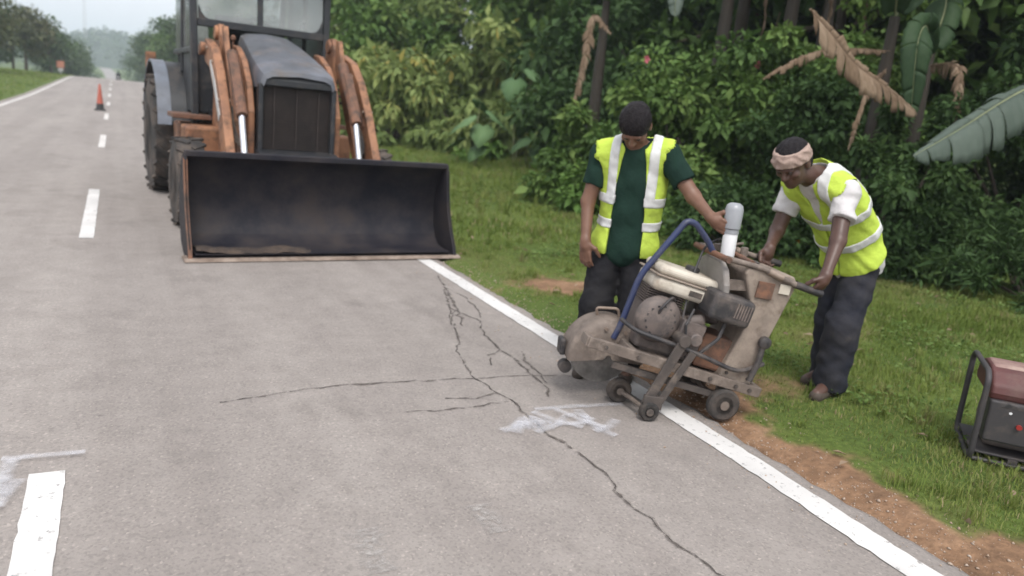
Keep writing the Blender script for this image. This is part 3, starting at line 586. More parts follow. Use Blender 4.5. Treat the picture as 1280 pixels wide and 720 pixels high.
for i, (x, y, h) in enumerate([(8.8,10.2,4.2),(9.5,10.6,4.6),(9.4,9.4,4.4),(10.4,9.6,4.4)]):
    g = np.random.default_rng(70+i); bl = []
    for k in range(6):
        a = k*1.05+g.random()*.6; L = 1.5+g.random()*.5; dx, dy = math.cos(a), math.sin(a)
        bl.append(([(x, y, h), (x+dx*L*.35, y+dy*L*.35, h+.55), (x+dx*L*.75, y+dy*L*.75, h+.45), (x+dx*L*1.1, y+dy*L*1.1, h-.15)], dict(gr, width=.5, torn=.35)))
    for k in range(1):
        a = 5.6+k*.9+g.random()*.4; dx, dy = math.cos(a), math.sin(a); bl.append(([(x, y, h-.1), (x+dx*.45, y+dy*.45, h-.1), (x+dx*.6, y+dy*.6, h-.9), (x+dx*.55, y+dy*.55, h-1.6)], dict(dr, width=.22, up=(dx, dy, .1))))
    banana('banana_plant', ['leftmost of the four tall dark banana stems behind the bushes', 'second from left of the four tall dark banana stems', 'third from left of the four tall dark banana stems', 'rightmost of the four tall dark banana stems behind the bushes'][i], x, y, h, .15, bl, seed=80+i*9, group='tall dark banana stems behind the bush')
banana('banana_plant', 'banana plant with thin dry brown leaf hanging straight down behind the green shirt man', 7.4, 11.6, 3.4, .12, [
    ([(7.3,11.5,3.0),(6.85,11.1,3.0),(6.74,11.0,2.5),(6.66,11.0,1.9),(6.6,11.0,1.45)], dict(dr, width=.24, up=(-.5,-.85,.1), label='thin dry brown leaf hanging down')),
    ([(7.3,11.5,3.0),(6.9,11.05,3.02),(7.05,10.8,2.75)], dict(dr, width=.16, up=(-.5,-.85,.1))),
    ([(7.4,11.6,3.4),(6.8,11.2,4.1),(6.0,10.8,4.0),(5.6,10.6,3.5)], dict(gr, width=.55, torn=.2)),
    ([(7.4,11.6,3.4),(7.6,10.8,3.9),(7.5,10.0,3.6),(7.4,9.7,3.0)], dict(mat=BAN_PALE, ribm=RIB, width=.5, torn=.3, merge=(5, 12))),
    ([(7.4,11.6,3.4),(8.2,11.2,4.0),(8.8,10.9,3.7)], dict(gr, width=.5, torn=.2)),
    ([(7.4,11.6,3.4),(7.2,12.6,3.9),(7.0,13.2,3.4)], dict(gr, width=.5, torn=.2))], seed=97)
# ---- broad heart-shaped leaves on stalks at the foot of the bushes
TARO = leafmat('heart_leaf', [(0, (.08, .15, .06)), (1, (.14, .23, .10))], trans=.25)
def heart_plant(label, x, y, leaves, seed=0):
    g = np.random.default_rng(seed); z = float(ground_z(x, y)); t = thing('broad_leaved_plant', label, 'plant', (x, y, z))
    for i, (dx, dy, hz, s) in enumerate(leaves):
        c = Vector((dx, dy, hz)); mb = MB(); mb.tube([(dx*.1, dy*.1, -.03), (dx*.5, dy*.5, hz*.7), c], [.014, .011, .007], 6); mb.build('stalk', RIB, t)
        az = math.atan2(dy, dx)+g.normal()*.5-.7; f = Vector((math.cos(az), math.sin(az), -.75)).normalized(); sd = f.cross(Vector((0, 0, 1))).normalized(); n = sd.cross(f)
        out = [(-.18,0),(-.34,.16),(-.30,.34),(-.08,.45),(.2,.42),(.5,.28),(.8,.1),(1,0),(.8,-.1),(.5,-.28),(.2,-.42),(-.08,-.45),(-.30,-.34),(-.34,-.16)]
        V = [c]+[c+f*(a*s)+sd*(b*s)+n*(-.25*abs(b)*s-.12*a*a*s+(.05*s if k % 2 else 0)) for k, (a, b) in enumerate(out)]
        o = mesh_np('leaf', [tuple(v) for v in V], [(0, k+1, (k+1) % 14+1) for k in range(14)], TARO, t, attr={'tint': ('FACE', [g.random()]*14)}, smooth=True)
        so = o.modifiers.new('thick', 'SOLIDIFY'); so.thickness = .002
heart_plant('plant with big heart shaped leaves at the foot of the pale bushes', 7.7, 17.2, [(-.35,-.2,1.1,.62),(0,-.35,.9,.66),(.35,-.2,1.25,.55),(-.5,-.1,.6,.5),(.1,.1,1.5,.5),(-.1,-.4,.45,.5)], 1)
heart_plant('smaller heart leaved plant between the big leaved one and the green shirt man', 8.75, 16.4, [(-.3,-.3,.75,.55),(.1,-.35,.55,.55),(.4,-.1,.85,.5),(-.1,.1,1.05,.5)], 2)
heart_plant('single large upright leaf plant in the dark gap behind the pale bush', 9.3, 18.2, [(-.3,-.2,2.0,.75),(.1,-.3,1.5,.6),(.3,-.1,2.3,.6)], 3)
# ================================================================== BACKHOE LOADER
ORANGE = mk('dusty_orange_paint', (.34, .16, .080), .6, var=(.19, .085, .046), vscale=3.5, dirt=(.075, .048, .036), dscale=6.5, dlo=.47, dhi=.66)
RUST = mk('rusty_brown_steel', (.20, .095, .055), .75, var=(.12, .06, .04), vscale=7, dirt=(.07, .05, .04), dscale=9)
BLACKP = mk('black_frame_paint', (.022, .024, .028), .45, dirt=(.10, .085, .075), dscale=6, dlo=.5, dhi=.8)
BUCKET = mk('bucket_black_steel', (.010, .010, .016), .6, var=(.035, .03, .032), vscale=3, dirt=(.045, .034, .030), dscale=3.0, dlo=.52, dhi=.85, bump=.1, spec=.25)
BUCKETIN = mk('bucket_dusty_floor', (.028, .022, .022), .8, var=(.055, .04, .032), vscale=3, dirt=(.14, .095, .065), dscale=4, dlo=.48, dhi=.75, bump=.3, bscale=25)
WORN = mk('worn_cutting_edge', (.34, .27, .22), .55, metal=.4, var=(.18, .13, .10), vscale=9)
CHROME = mk('chrome_rod', (.80, .80, .84), .22, metal=.75)
HOOD = mk('dusty_grey_hood', (.125, .132, .155), .36, var=(.075, .08, .09), vscale=3, dirt=(.16, .125, .10), dscale=4, dlo=.5, dhi=.8)
GRILLE = mk('grille_black', (.022, .016, .014), .7, var=(.04, .028, .024), vscale=5)
RUBBER = mk('tyre_rubber', (.028, .026, .025), .85, dirt=(.13, .10, .08), dscale=4, dlo=.42, dhi=.7)
FENDER = mk('grey_blue_fender', (.16, .18, .22), .5, var=(.11, .12, .14), vscale=4)
RED_L = mk('red_lens', (.45, .05, .02), .3); SEATM = mk('seat_vinyl', (.03, .03, .032), .6); PALEP = mk('pale_grey_panel', (.48, .47, .46), .6)
def glassmat():
    m = bpy.data.materials.new('dusty_glass'); m.use_nodes = True; nt = m.node_tree; nt.nodes.remove(nt.nodes['Principled BSDF']); out = nt.nodes['Material Output']
    tr = nt.nodes.new('ShaderNodeBsdfTransparent'); tr.inputs[0].default_value = (.86, .9, .88, 1); gl = nt.nodes.new('ShaderNodeBsdfGlossy'); gl.inputs['Roughness'].default_value = .08; gl.inputs[0].default_value = (.9, .92, .93, 1)
    df = nt.nodes.new('ShaderNodeBsdfDiffuse'); df.inputs[0].default_value = (.62, .64, .62, 1)
    m1 = nt.nodes.new('ShaderNodeMixShader'); nt.links.new(tr.outputs[0], m1.inputs[1]); nt.links.new(df.outputs[0], m1.inputs[2])
    n = nt.nodes.new('ShaderNodeTexNoise'); n.inputs['Scale'].default_value = 2.5; n.inputs['Detail'].default_value = 6; mr = nt.nodes.new('ShaderNodeMapRange'); mr.inputs[3].default_value = .10; mr.inputs[4].default_value = .45; nt.links.new(n.outputs['Fac'], mr.inputs[0]); nt.links.new(mr.outputs[0], m1.inputs[0])
    fr = nt.nodes.new('ShaderNodeFresnel'); fr.inputs[0].default_value = 1.6; m2 = nt.nodes.new('ShaderNodeMixShader'); nt.links.new(fr.outputs[0], m2.inputs[0]); nt.links.new(m1.outputs[0], m2.inputs[1]); nt.links.new(gl.outputs[0], m2.inputs[2]); nt.links.new(m2.outputs[0], out.inputs[0]); return m
GLASS = glassmat()
B = thing('backhoe_loader', 'orange backhoe loader parked on the road with its wide black bucket lowered', 'backhoe', (1.70, 6.6, 0), R(3.5))
# bucket: shell, floor, side plates, cutting edge, lip
W0, W1 = -1.175, 1.165; wid = W1-W0; mid = (W0+W1)/2
outer = [(0.02, .035), (.20, .04), (.34, .06), (.45, .13), (.515, .25), (.535, .40), (.51, .56), (.455, .70), (.385, .79), (.31, .83)]
bk = MB(); rowsL = [[(W0+wid*t, y, z) for t in np.linspace(0, 1, 9)] for y, z in outer]; bk.sheet(rowsL, .022); bo = bk.build('bucket', BUCKET, B)
fl = MB(); inn = [(y-.012 if i > 3 else y, z+.028) for i, (y, z) in enumerate(outer[:4])]; fl.sheet([[(W0+.03+(wid-.06)*t, y-(.02 if y > .4 else 0), z) for t in np.linspace(0, 1, 9)] for y, z in inn], .006); fl.build('floor_plate', BUCKET, bo)
sp = [(0.0, .0), (.20, .0), (.34, .02), (.47, .09), (.55, .24), (.575, .40), (.55, .58), (.485, .73), (.40, .82), (.29, .86), (.28, .80), (.25, .62), (.195, .42), (.11, .24), (.02, .10)]
for x0 in (W0-.022, W1+.001):
    s_ = MB(); s_.prism(sp, 'yz', x0, x0+.022); s_.build('side_plate', BUCKET, bo, .004)
    e_ = MB(); x1 = x0-.012; fe = [(.28, .80), (.25, .62), (.195, .42), (.11, .24), (.02, .10), (0, .03)]
    e_.prism(fe+[(y+.045, z+.01) for y, z in fe[::-1]], 'yz', x0-.005, x0+.027); e_.build('side_cutter', RUST if x0 < 0 else BUCKET, bo, .003)
c_ = MB(); c_.prism([(-.045, .012), (.14, .012), (.14, .034), (-.005, .034)], 'yz', W0-.06, W1+.06); c_.build('cutting_edge', WORN, bo, .002)
l_ = MB(); l_.box((mid, .325, .845), (wid+.03, .07, .05)); l_.build('top_lip', BUCKET, bo, .008)
for x in (-.62, -.48, .48, .62):
    g_ = MB(); g_.prism([(.55, .62), (.98, .66), (1.04, .42), (.98, .22), (.575, .25)], 'yz', x-.015, x+.015); g_.build('hinge_bracket', RUST, bo, .004)
for x in (-.9, -.3, .3, .9): r_ = MB(); r_.prism([(.55, .25), (.575, .40), (.55, .58), (.49, .71), (.53, .74), (.60, .60), (.64, .40), (.59, .23)], 'yz', x-.012, x+.012); r_.build('stiffener', BUCKET, bo)
# loose soil left lying in the bucket, thicker at its near left corner
SOIL = mk('brown_soil', (.050, .036, .029), .95, var=(.030, .023, .021), vscale=9, dirt=(.095, .066, .047), dscale=9, bump=.6, bscale=45)
nx_, ny_ = 90, 16; sx_ = np.linspace(W0+.04, W1-.04, nx_); sy_ = np.linspace(.03, .31, ny_); SX, SY = np.meshgrid(sx_, sy_, indexing='ij')
fz_ = np.interp(SY, [p[0] for p in outer[:6]], [p[1] for p in outer[:6]])+.022
SZ = fz_+.014*hnoise(SX, SY, 7, 401)+.008*hnoise(SX, SY, 25, 402)+np.interp(SX, [W0, W0+.5, 0, .6, W1], [.060, .034, .004, -.012, -.02])*np.interp(SY, [.03, .10, .22, .31], [.6, 1, .8, .2])-.012*np.interp(SY, [.22, .31], [1, 3])
ii, jj = np.meshgrid(np.arange(nx_-1), np.arange(ny_-1), indexing='ij'); q = (ii*ny_+jj).ravel()
so_ = mesh_np('soil', np.stack([SX, SY, SZ], -1).reshape(-1, 3), np.stack([q, q+ny_, q+ny_+1, q+1], 1), SOIL, smooth=True); so_.location = (1.70, 6.6, 0); so_.rotation_euler = (0, 0, R(3.5))
tag(so_, 'brown loose soil lying in the bottom of the loader bucket', 'soil', kind='stuff')
# loader arms, towers, links, cylinders
def AX(s): return .06+s*.725
def LX(s): return .05+s*.60
def arm_profile(): return [(.92, .30), (1.0, .46), (1.18, .80), (1.45, 1.20), (1.75, 1.55), (2.05, 1.77), (2.42, 1.86), (2.50, 1.72), (2.40, 1.62), (2.14, 1.56), (1.90, 1.36), (1.62, 1.02), (1.34, .60), (1.16, .36), (1.05, .26)]
for s in (-1, 1):
    a = MB(); a.prism(arm_profile(), 'yz', AX(s)-.043, AX(s)+.043); ao = a.build('loader_arm', ORANGE, B, .012)
    b = MB(); b.prism([(1.5, 1.12), (1.8, 1.45), (2.05, 1.64), (2.09, 1.60), (1.85, 1.38), (1.56, 1.06)], 'yz', AX(s)-.050, AX(s)+.050); b.build('arm_stripe', PALEP if s < 0 else RUST, ao, .003)  # left: white highlight on the arm painted in as a pale plate; right: rust
    p = MB(); p.cyl((AX(s)-.10, 2.42, 1.74), (AX(s)+.10, 2.42, 1.74), .055, 14); p.build('pivot_pin', RUST, ao)
    p = MB(); p.cyl((AX(s)-.09, .99, .36), (AX(s)+.09, .99, .36), .05, 14); p.build('pivot_pin', RUST, ao)
    c = MB(); c.bar((s*.57, 1.62, 1.62), (s*.57, 1.28, 1.20), .085, .085); c.cyl((s*.56, 1.22, 1.14), (s*.56, 1.75, 1.72), .055, 14); co = c.build('lift_cylinder', RUST, B, .006)
    d = MB(); d.cyl((s*.56, .98, .55), (s*.56, 1.26, 1.19), .031, 16); d.build('cylinder_rod', CHROME, co)
    e = MB(); e.cyl((s*.56-.05, .98, .56), (s*.56+.05, .98, .56), .05, 14); e.build('rod_eye', RUST, co)
    f = MB(); f.prism([(2.02, 1.76), (2.14, 1.99), (2.22, 1.99), (2.22, 1.70), (1.80, 1.15), (1.45, .70), (1.34, .72), (1.72, 1.28)], 'yz', LX(s)-.025, LX(s)+.025); f.build('tilt_lever', ORANGE, B, .006)
    t = MB(); t.prism([(2.25, .55), (2.30, 1.30), (2.32, 1.90), (2.40, 2.02), (2.54, 2.02), (2.62, 1.90), (2.72, 1.20), (2.80, .55)], 'yz', AX(s)-s*.12-.03, AX(s)-s*.12+.03); to = t.build('loader_tower', ORANGE, B, .01)
    t2 = MB(); t2.cyl((AX(s)-s*.12-.06, 2.47, 1.93), (AX(s)-s*.12+.06, 2.47, 1.93), .075, 16); t2.build('tower_boss', ORANGE, to, .006); t2 = MB(); t2.cyl((AX(s)+s*.06-.03, 2.40, 1.76), (AX(s)+s*.06+.03, 2.40, 1.76), .06, 16); t2.build('tower_boss', ORANGE, to, .006)
    sd_ = MB(); sd_.prism([(1.42, .55), (1.42, 1.18), (1.55, 1.46), (1.80, 1.68), (2.10, 1.80), (2.28, 1.82), (2.28, .60)], 'yz', s*.43-.03, s*.43+.03); sd_.build('side_shield', ORANGE, B, .012)
    hs_ = MB(); hs_.tube(rounded([(s*.5, 2.1, 1.3), (s*.66, 1.9, 1.35), (s*.66, 1.5, .92), (s*.6, 1.1, .72)], .15), .014, 8); hs_.build('hydraulic_hose', RUBBER, B)
for s in (-1, 1):
    for k_ in range(3):
        hh = MB(); hh.tube(rounded([(AX(s)-s*(.10+.02*k_), 2.30, 1.55-.05*k_), (AX(s)-s*.12, 2.05, 1.50-.06*k_), (LX(s)+s*.03*k_, 1.8, 1.30), (LX(s)+s*(.045+.02*k_), 1.45, 1.02-.04*k_), (LX(s), 1.25, .84)], .12), .011, 7); hh.build('hydraulic_hose', RUBBER, B)
    for y_, z_ in ((1.55, 1.26), (1.95, 1.62), (2.25, 1.76), (1.25, .78)):
        bb = MB(); bb.cyl((AX(s)-.056, y_, z_), (AX(s)+.056, y_, z_), .018, 8); bb.build('bolt', WORN, B)
ct = MB(); ct.bar((-.60, 1.36, .62), (.70, 1.36, .62), .13, .13); ct.build('cross_tube', ORANGE, B, .01)
# hood, grille
def hoodrow(y, w, z, zb): return [(-w, y, zb), (-w, y, z-.10), (-w*.93, y, z-.03), (-w*.75, y, z-.004), (0, y, z+.015), (w*.75, y, z-.004), (w*.93, y, z-.03), (w, y, z-.10), (w, y, zb)]
hd = MB(); hd.sheet([hoodrow(1.345, .335, 1.53, 1.44), hoodrow(1.36, .36, 1.57, 1.44), hoodrow(1.42, .375, 1.60, 1.42), hoodrow(1.75, .37, 1.70, 1.42), hoodrow(2.1, .345, 1.80, 1.46), hoodrow(2.5, .31, 1.91, 1.5), hoodrow(2.78, .29, 1.97, 1.55)], -.012)
ho = hd.build('hood', HOOD, B)
hf = MB(); hf.prism([(1.35, 1.44), (1.35, 1.50), (1.37, 1.54), (1.40, 1.54), (1.40, 1.44)], 'yz', -.35, .35); hf.build('hood_nose', BLACKP, B, .012)
gs = MB()
for x in (-.36, .36): gs.box((x, 1.40, 1.0), (.05, .10, .92))
gs.box((0, 1.40, .56), (.77, .10, .06)); gs.build('grille_shell', BLACKP, B, .012)
gp = MB(); gp.box((0, 1.435, 1.0), (.67, .02, .86)); go = gp.build('grille', GRILLE, B)
gb = MB()
for i in range(30): gb.box((0, 1.415, .62+i*.028), (.66, .012, .010))
for x in (-.22, 0, .22): gb.box((x, 1.405, 1.0), (.012, .008, .86))
gb.build('grille_bar', GRILLE, go, kind='stuff')
en = MB(); en.box((0, 2.1, 1.1), (.62, 1.2, .8)); en.build('engine_block', GRILLE, B, .03)
ex = MB(); ex.tube(rounded([(.22, 1.95, 1.7), (.22, 1.95, 2.2), (.22, 2.05, 2.5)], .06), .035, 12); ex.tube([(.22, 1.95, 1.76), (.22, 1.95, 2.05)], .055, 12)
# chassis
ch = MB(); ch.prism([(1.2, .52), (1.2, .80), (2.2, .92), (5.0, .95), (5.3, .85), (5.3, .45), (2.2, .42)], 'yz', -.40, .40); ch.build('chassis', BLACKP, B, .02)
for s in (-1, 1):
    st = MB(); st.prism([(2.35, .95), (2.35, .62), (2.5, .45), (3.25, .45), (3.35, .95)], 'yz', s*.68-.22, s*.68+.22); st.build('side_tank', ORANGE, B, .03)
    st2 = MB(); st2.box((s*.78, 2.75, .62), (.34, .42, .05)); st2.box((s*.78, 2.98, 1.03), (.40, .5, .05)); st2.box((s*.94, 2.56, .80), (.03, .05, .36)); st2.build('step', RUST, B, .008)
fa = MB(); fa.bar((-.85, 1.75, .44), (.85, 1.75, .44), .16, .14); fa.build('front_axle', RUST, B, .02)
def wheel(name, x, y, r, wd, s, lug, rimr):
    t = MB(); h = wd/2; pr = [(-h, rimr), (-h, r*.80), (-h*.9, r*.93), (-h*.55, r*.965), (h*.55, r*.965), (h*.9, r*.93), (h, r*.80), (h, rimr), (h*.7, rimr*.96), (-h*.7, rimr*.96)]
    t.lathe(pr+[pr[0]], (x, y, r), (1, 0, 0), 40)
    for k in range(lug):
        for sg in (-1, 1):
            a = 2*math.pi*(k+(.5 if sg > 0 else 0))/lug; c = Vector((0, math.cos(a), math.sin(a))); tn = Vector((0, -math.sin(a), math.cos(a)))
            p0 = Vector((x+sg*wd*.04, y, r))+c*(r*.975)+tn*(.02); p1 = Vector((x+sg*h*.97, y, r))+c*(r*.945)-tn*(r*.16)
            t.bar(p0, p1, .05*r/.7+.012, r*.055, up=c)
    o = t.build('tyre', RUBBER, None); 
    root = o; o.name = name; o.parent = B
    m = MB(); xo = x+s*h*.55; m.lathe([(0, rimr), (.02, rimr*.98), (.03, rimr*.82), (-.02, rimr*.72), (-.02, rimr*.36), (.05, rimr*.30), (.06, 0.01)], (xo, y, r), (s, 0, 0), 28); m.build('rim', ORANGE, o)
    nb = MB()
    for k in range(8): a = k*math.pi/4; c0 = Vector((xo-s*.02, y+math.cos(a)*rimr*.52, r+math.sin(a)*rimr*.52)); nb.cyl(c0, c0+Vector((s*.025, 0, 0)), .014, 6)
    nb.build('wheel_nut', WORN, o, kind='stuff'); return o
wheel('front_wheel', -.965, 1.75, .44, .27, -1, 16, .24); wheel('front_wheel', .965, 1.75, .44, .27, 1, 16, .24)
wheel('rear_wheel', -.86, 4.35, .73, .42, -1, 20, .36); wheel('rear_wheel', .86, 4.35, .73, .42, 1, 20, .36)
for s in (-1, 1):
    fe = MB(); rowsF = [[(s*x, 4.35-math.cos(R(a))*.86, .73+math.sin(R(a))*(.86 if a < 140 else .86)) for x in (.56, .72, .90, 1.04)] for a in np.linspace(12, 165, 16)]; fe.sheet(rowsF, .025 if s < 0 else -.025); fe.build('rear_fender', BLACKP, B)
    ff = MB(); ff.sheet([[(s*x, 4.35-math.cos(R(a))*.875, .73+math.sin(R(a))*.875) for x in (.90, .97, 1.05)] for a in np.linspace(10, 165, 16)], .02 if s < 0 else -.02); ff.build('fender_flare', FENDER, B)
    fi = MB(); fi.prism([(3.50, .95)]+[(4.35-math.cos(R(a))*.84, .73+math.sin(R(a))*.84) for a in np.linspace(15, 165, 12)]+[(5.15, .95)], 'yz', s*.60-.02, s*.60+.02); fi.build('fender_wall', BLACKP, B)
    ri = MB()
    for q_ in range(2): ri.bar((s*(.63+.14*q_), 3.50-.02*q_, 1.0), (s*(.63+.14*q_), 3.95, 1.53), .02, .02)
    ri.build('fender_rib', BLACKP, B)
    lm = MB(); lm.box((s*.98, 4.9, 1.60), (.12, .06, .24)); lo = lm.build('rear_marker', ORANGE, B, .01); 
    lst = MB(); lst.tube([(s*.9, 4.9, 1.40), (s*.97, 4.9, 1.52)], .02, 8); lst.build('marker_bracket', BLACKP, B)
# cab
cab = MB()
def post(a, b, wx=.075, wy=.09): o = MB(); o.bar(a, b, wx, wy, up=(0, 1, 0)); return o.build('cab_post', BLACKP, B, .012)
for s in (-1, 1):
    post((s*.72, 2.95, .92), (s*.75, 3.02, 2.78)); post((s*.62, 4.75, 1.0), (s*.66, 4.70, 2.78)); post((s*.73, 3.85, 1.5), (s*.72, 3.85, 2.78), .06, .06)
    gl = MB(); gl.box((s*.725, 3.42, 2.25), (.008, .78, .95)); gl.box((s*.70, 4.28, 2.25), (.008, .80, .95)); gl.build('side_window', GLASS, B)
    db = MB(); db.box((s*.735, 3.42, 1.75), (.05, .80, .06)); db.box((s*.705, 4.28, 1.75), (.05, .84, .06)); db.build('window_rail', BLACKP, B, .01)
wf = MB(); wf.box((0, 2.965, 2.05), (1.40, .06, .085)); wf.box((0, 3.01, 2.72), (1.42, .06, .08)); wf.bar((-.03, 2.965, 2.08), (-.03, 3.005, 2.70), .06, .05, up=(0, 1, 0))
for s in (-1, 1): wf.prism([(s*.69, 2.09), (s*.56, 2.09), (s*.62, 2.11), (s*.66, 2.16), (s*.69, 2.24)], 'xz', 2.945, 2.985)
wf.build('windshield_frame', BLACKP, B, .01)
for x0, x1 in ((-.69, -.06), (0, .69)):
    p = MB(); p.add([(x0, 2.968, 2.09), (x1, 2.968, 2.09), (x1, 3.006, 2.69), (x0, 3.006, 2.69), (x0, 2.976, 2.09), (x1, 2.976, 2.09), (x1, 3.014, 2.69), (x0, 3.014, 2.69)], [(0,1,2,3),(7,6,5,4),(0,4,5,1),(1,5,6,2),(2,6,7,3),(3,7,4,0)]); p.build('windshield', GLASS, B)
rw_ = MB(); rw_.box((0, 4.72, 2.2), (1.2, .008, 1.05)); rw_.build('rear_window', GLASS, B)
rf = MB(); rf.sheet([[(x, y, 2.80+.05*(1-(x/.85)**2)) for x in np.linspace(-.85, .85, 7)] for y in (2.75, 3.2, 4.2, 4.95)], .07); rf.build('roof', PALEP, B)
hl = [MB(), MB()]
for s, m in ((-1, hl[0]), (1, hl[1])): m.lathe([(0, .03), (.05, .075), (.09, .08)], (s*.5, 2.74, 2.74), (0, -1, 0), 14); m.build('work_lamp', BLACKP, B)
for s in (-1, 1):
    lp = MB(); lp.box((s*.715, 3.42, 1.40), (.03, .86, .66)); lp.box((s*.56, 3.02, 1.40), (.30, .03, .66)); lp.build('lower_panel', BLACKP, B, .01)
fl2 = MB(); fl2.box((0, 3.7, 1.08), (1.15, 1.7, .06)); fl2.build('cab_floor', BLACKP, B)
ds = MB(); ds.prism([(2.82, 1.10), (2.82, 1.70), (2.95, 1.88), (3.10, 1.88), (3.15, 1.10)], 'yz', -.22, .22); do = ds.build('dashboard', BLACKP, B, .02)
sw = MB(); sw.tube([(0, 3.1, 1.75), (0, 3.22, 2.02)], .025, 8); sw.tube([(.19*math.cos(a), 3.22+.08*math.sin(a), 2.02+.16*math.sin(a)) for a in np.linspace(0, 6.283, 25)], .014, 8); sw.build('steering_wheel', BLACKP, do)
for x in (-.42, -.34, -.50): lv = MB(); lv.tube([(x, 2.9, 1.3), (x, 2.86, 1.9)], .012, 8); lv.lathe([(0, .01), (.02, .03), (.05, .03), (.07, .012)], (x, 2.86, 1.88), (0, 0, 1), 10); lv.build('control_lever', RUST, B)
se = MB(); se.box((-.05, 3.95, 1.55), (.5, .5, .14)); se.prism([(4.18, 1.6), (4.28, 2.25), (4.38, 2.25), (4.32, 1.55)], 'yz', -.29, .19); se.build('seat', SEATM, B, .04)
sb = MB(); sb.box((-.05, 3.95, 1.3), (.35, .4, .38)); sb.build('seat_base', BLACKP, B, .02)
# rear digging arm, folded upright
rk = MB(); rk.prism([(5.1, .45), (5.1, 1.15), (5.35, 1.25), (5.5, 1.1), (5.5, .5)], 'yz', -.6, .6); rk.build('rear_frame', ORANGE, B, .02)
bm_ = MB(); bm_.prism([(5.45, .9), (5.55, 2.0), (5.95, 3.1), (6.15, 3.15), (5.95, 2.0), (5.7, .85)], 'yz', -.36, -.16); bm_.build('digging_boom', PALEP, B, .02)
dp = MB(); dp.prism([(6.05, 3.2), (6.25, 3.15), (6.55, 1.7), (6.4, 1.2), (6.3, 1.6)], 'yz', -.34, -.18); dp.build('dipper_arm', ORANGE, B, .02)
db_ = MB(); db_.prism([(6.35, 1.3), (6.65, 1.2), (6.6, .75), (6.3, .55), (6.1, .7), (6.3, .85)], 'yz', -.52, 0); db_.build('digging_bucket', RUST, B, .02)
bc = MB(); bc.cyl((-.26, 5.75, 1.3), (-.26, 6.2, 2.7), .055, 12); bc.build('boom_cylinder', BLACKP, B)
for s in (-1, 1):
    sl = MB(); sl.bar((s*.62, 5.35, .9), (s*.78, 5.4, 1.15), .14, .12); sl.bar((s*.78, 5.4, 1.15), (s*.80, 5.42, .55), .1, .1); sl.box((s*.80, 5.42, .52), (.3, .34, .05)); sl.build('stabilizer_leg', ORANGE, B, .012)
# ================================================================== CONCRETE SAW
DUSTY = mk('dusty_grey_steel', (.17, .135, .112), .7, var=(.095, .075, .062), vscale=11, dirt=(.26, .21, .175), dscale=10, dlo=.50, dhi=.7, bump=.15)
TANPANEL = mk('dusty_tan_panel', (.29, .235, .19), .75, var=(.17, .135, .11), vscale=8, dirt=(.105, .072, .052), dscale=9, dlo=.50, dhi=.72)
ENGINEM = mk('engine_grey', (.155, .125, .112), .65, metal=.3, var=(.10, .085, .08), vscale=14, dirt=(.28, .22, .19), dscale=9, dlo=.5, dhi=.75)
TANKW = mk('cream_fuel_tank', (.56, .51, .43), .5, var=(.45, .40, .33), vscale=6, dirt=(.27, .21, .16), dscale=7, dlo=.50, dhi=.72)
DARKP = mk('black_plastic', (.030, .028, .030), .6, dirt=(.14, .115, .10), dscale=9, dlo=.45, dhi=.75)
BLUE = mk('blue_tube_paint', (.020, .032, .10), .4, var=(.028, .035, .075), dirt=(.12, .11, .11), dscale=9, dlo=.55, dhi=.85)
BLADE = mk('diamond_blade', (.30, .28, .26), .5, metal=.5, var=(.14, .13, .12), vscale=12)
FPANEL = mk('dusty_grey_cover', (.27, .245, .225), .6, var=(.20, .18, .165), vscale=7, dirt=(.13, .10, .085), dscale=8, dlo=.52, dhi=.75)
IRON = mk('dirty_dark_iron', (.075, .060, .052), .7, var=(.045, .038, .034), vscale=12, dirt=(.17, .135, .11), dscale=11, dlo=.52, dhi=.75)
S = thing('concrete_saw', 'dusty walk behind concrete saw with cream tank and blue bail on the white line', 'concrete saw', (2.74, 2.76, 0), math.atan2(-.302, .953))
PA = R(14); UX = Vector((math.cos(PA), 0, -math.sin(PA))); UY = Vector((0, 1, 0)); UZ = Vector((math.sin(PA), 0, math.cos(PA))); RP = Matrix((UX, UY, UZ)).transposed()
def D(x, y, h): return Vector((0, 0, .205))+UX*x+UY*y+UZ*h
def dbox(mb, x0, x1, y0, y1, h0, h1): return mb.box(D((x0+x1)/2, (y0+y1)/2, (h0+h1)/2), (x1-x0, y1-y0, h1-h0), RP)
m = MB(); dbox(m, -.52, .18, .03, .21, -.006, .008); dbox(m, -.42, .18, .21, .39, -.006, .008); m.build('deck', DUSTY, S, .003)
for y, xa in ((.0, -.77), (.40, -.42)):
    m = MB(); dbox(m, xa, .19, y-.012, y+.022, -.03, .022); m.build('deck_rail', DUSTY, S, .004)
for xa, ya, yb in ((-.78, .0, .10), (.17, .0, .40), (-.42, .24, .40), (-.54, .02, .24)): m = MB(); dbox(m, xa, xa+.035, ya, yb, -.03, .02); m.build('cross_rail', DUSTY, S, .004)
m = MB(); dbox(m, -.60, .02, .02, .045, -.105, -.07); m.build('lower_rail', IRON, S, .004)
def swheel(x, y, r, wd, name='wheel'):
    m = MB(); h = wd/2; m.lathe([(-h, r*.55), (-h, r*.86), (-h*.6, r), (h*.6, r), (h, r*.86), (h, r*.55), (-h, r*.55)], (x, y, r), (0, 1, 0), 26); o = m.build(name, RUBBER, S)
    m = MB(); m.lathe([(-h*.8, r*.56), (-h*.5, r*.30), (-h*1.15, r*.28), (-h*1.15, .004)], (x, y, r), (0, 1, 0), 18); m.lathe([(-h*.7, r*.57), (h*.7, r*.57)], (x, y, r), (0, 1, 0), 18); m.build('hub', DUSTY, o); return o
swheel(0, 0, .085, .05); swheel(0, .40, .085, .05)
m = MB(); m.cyl((0, -.02, .085), (0, .42, .085), .013, 10)
for y in (.07, .33): m.bar((0, y, .085), (0, y, .2), .03, .02)
m.build('rear_axle', DUSTY, S, .002)
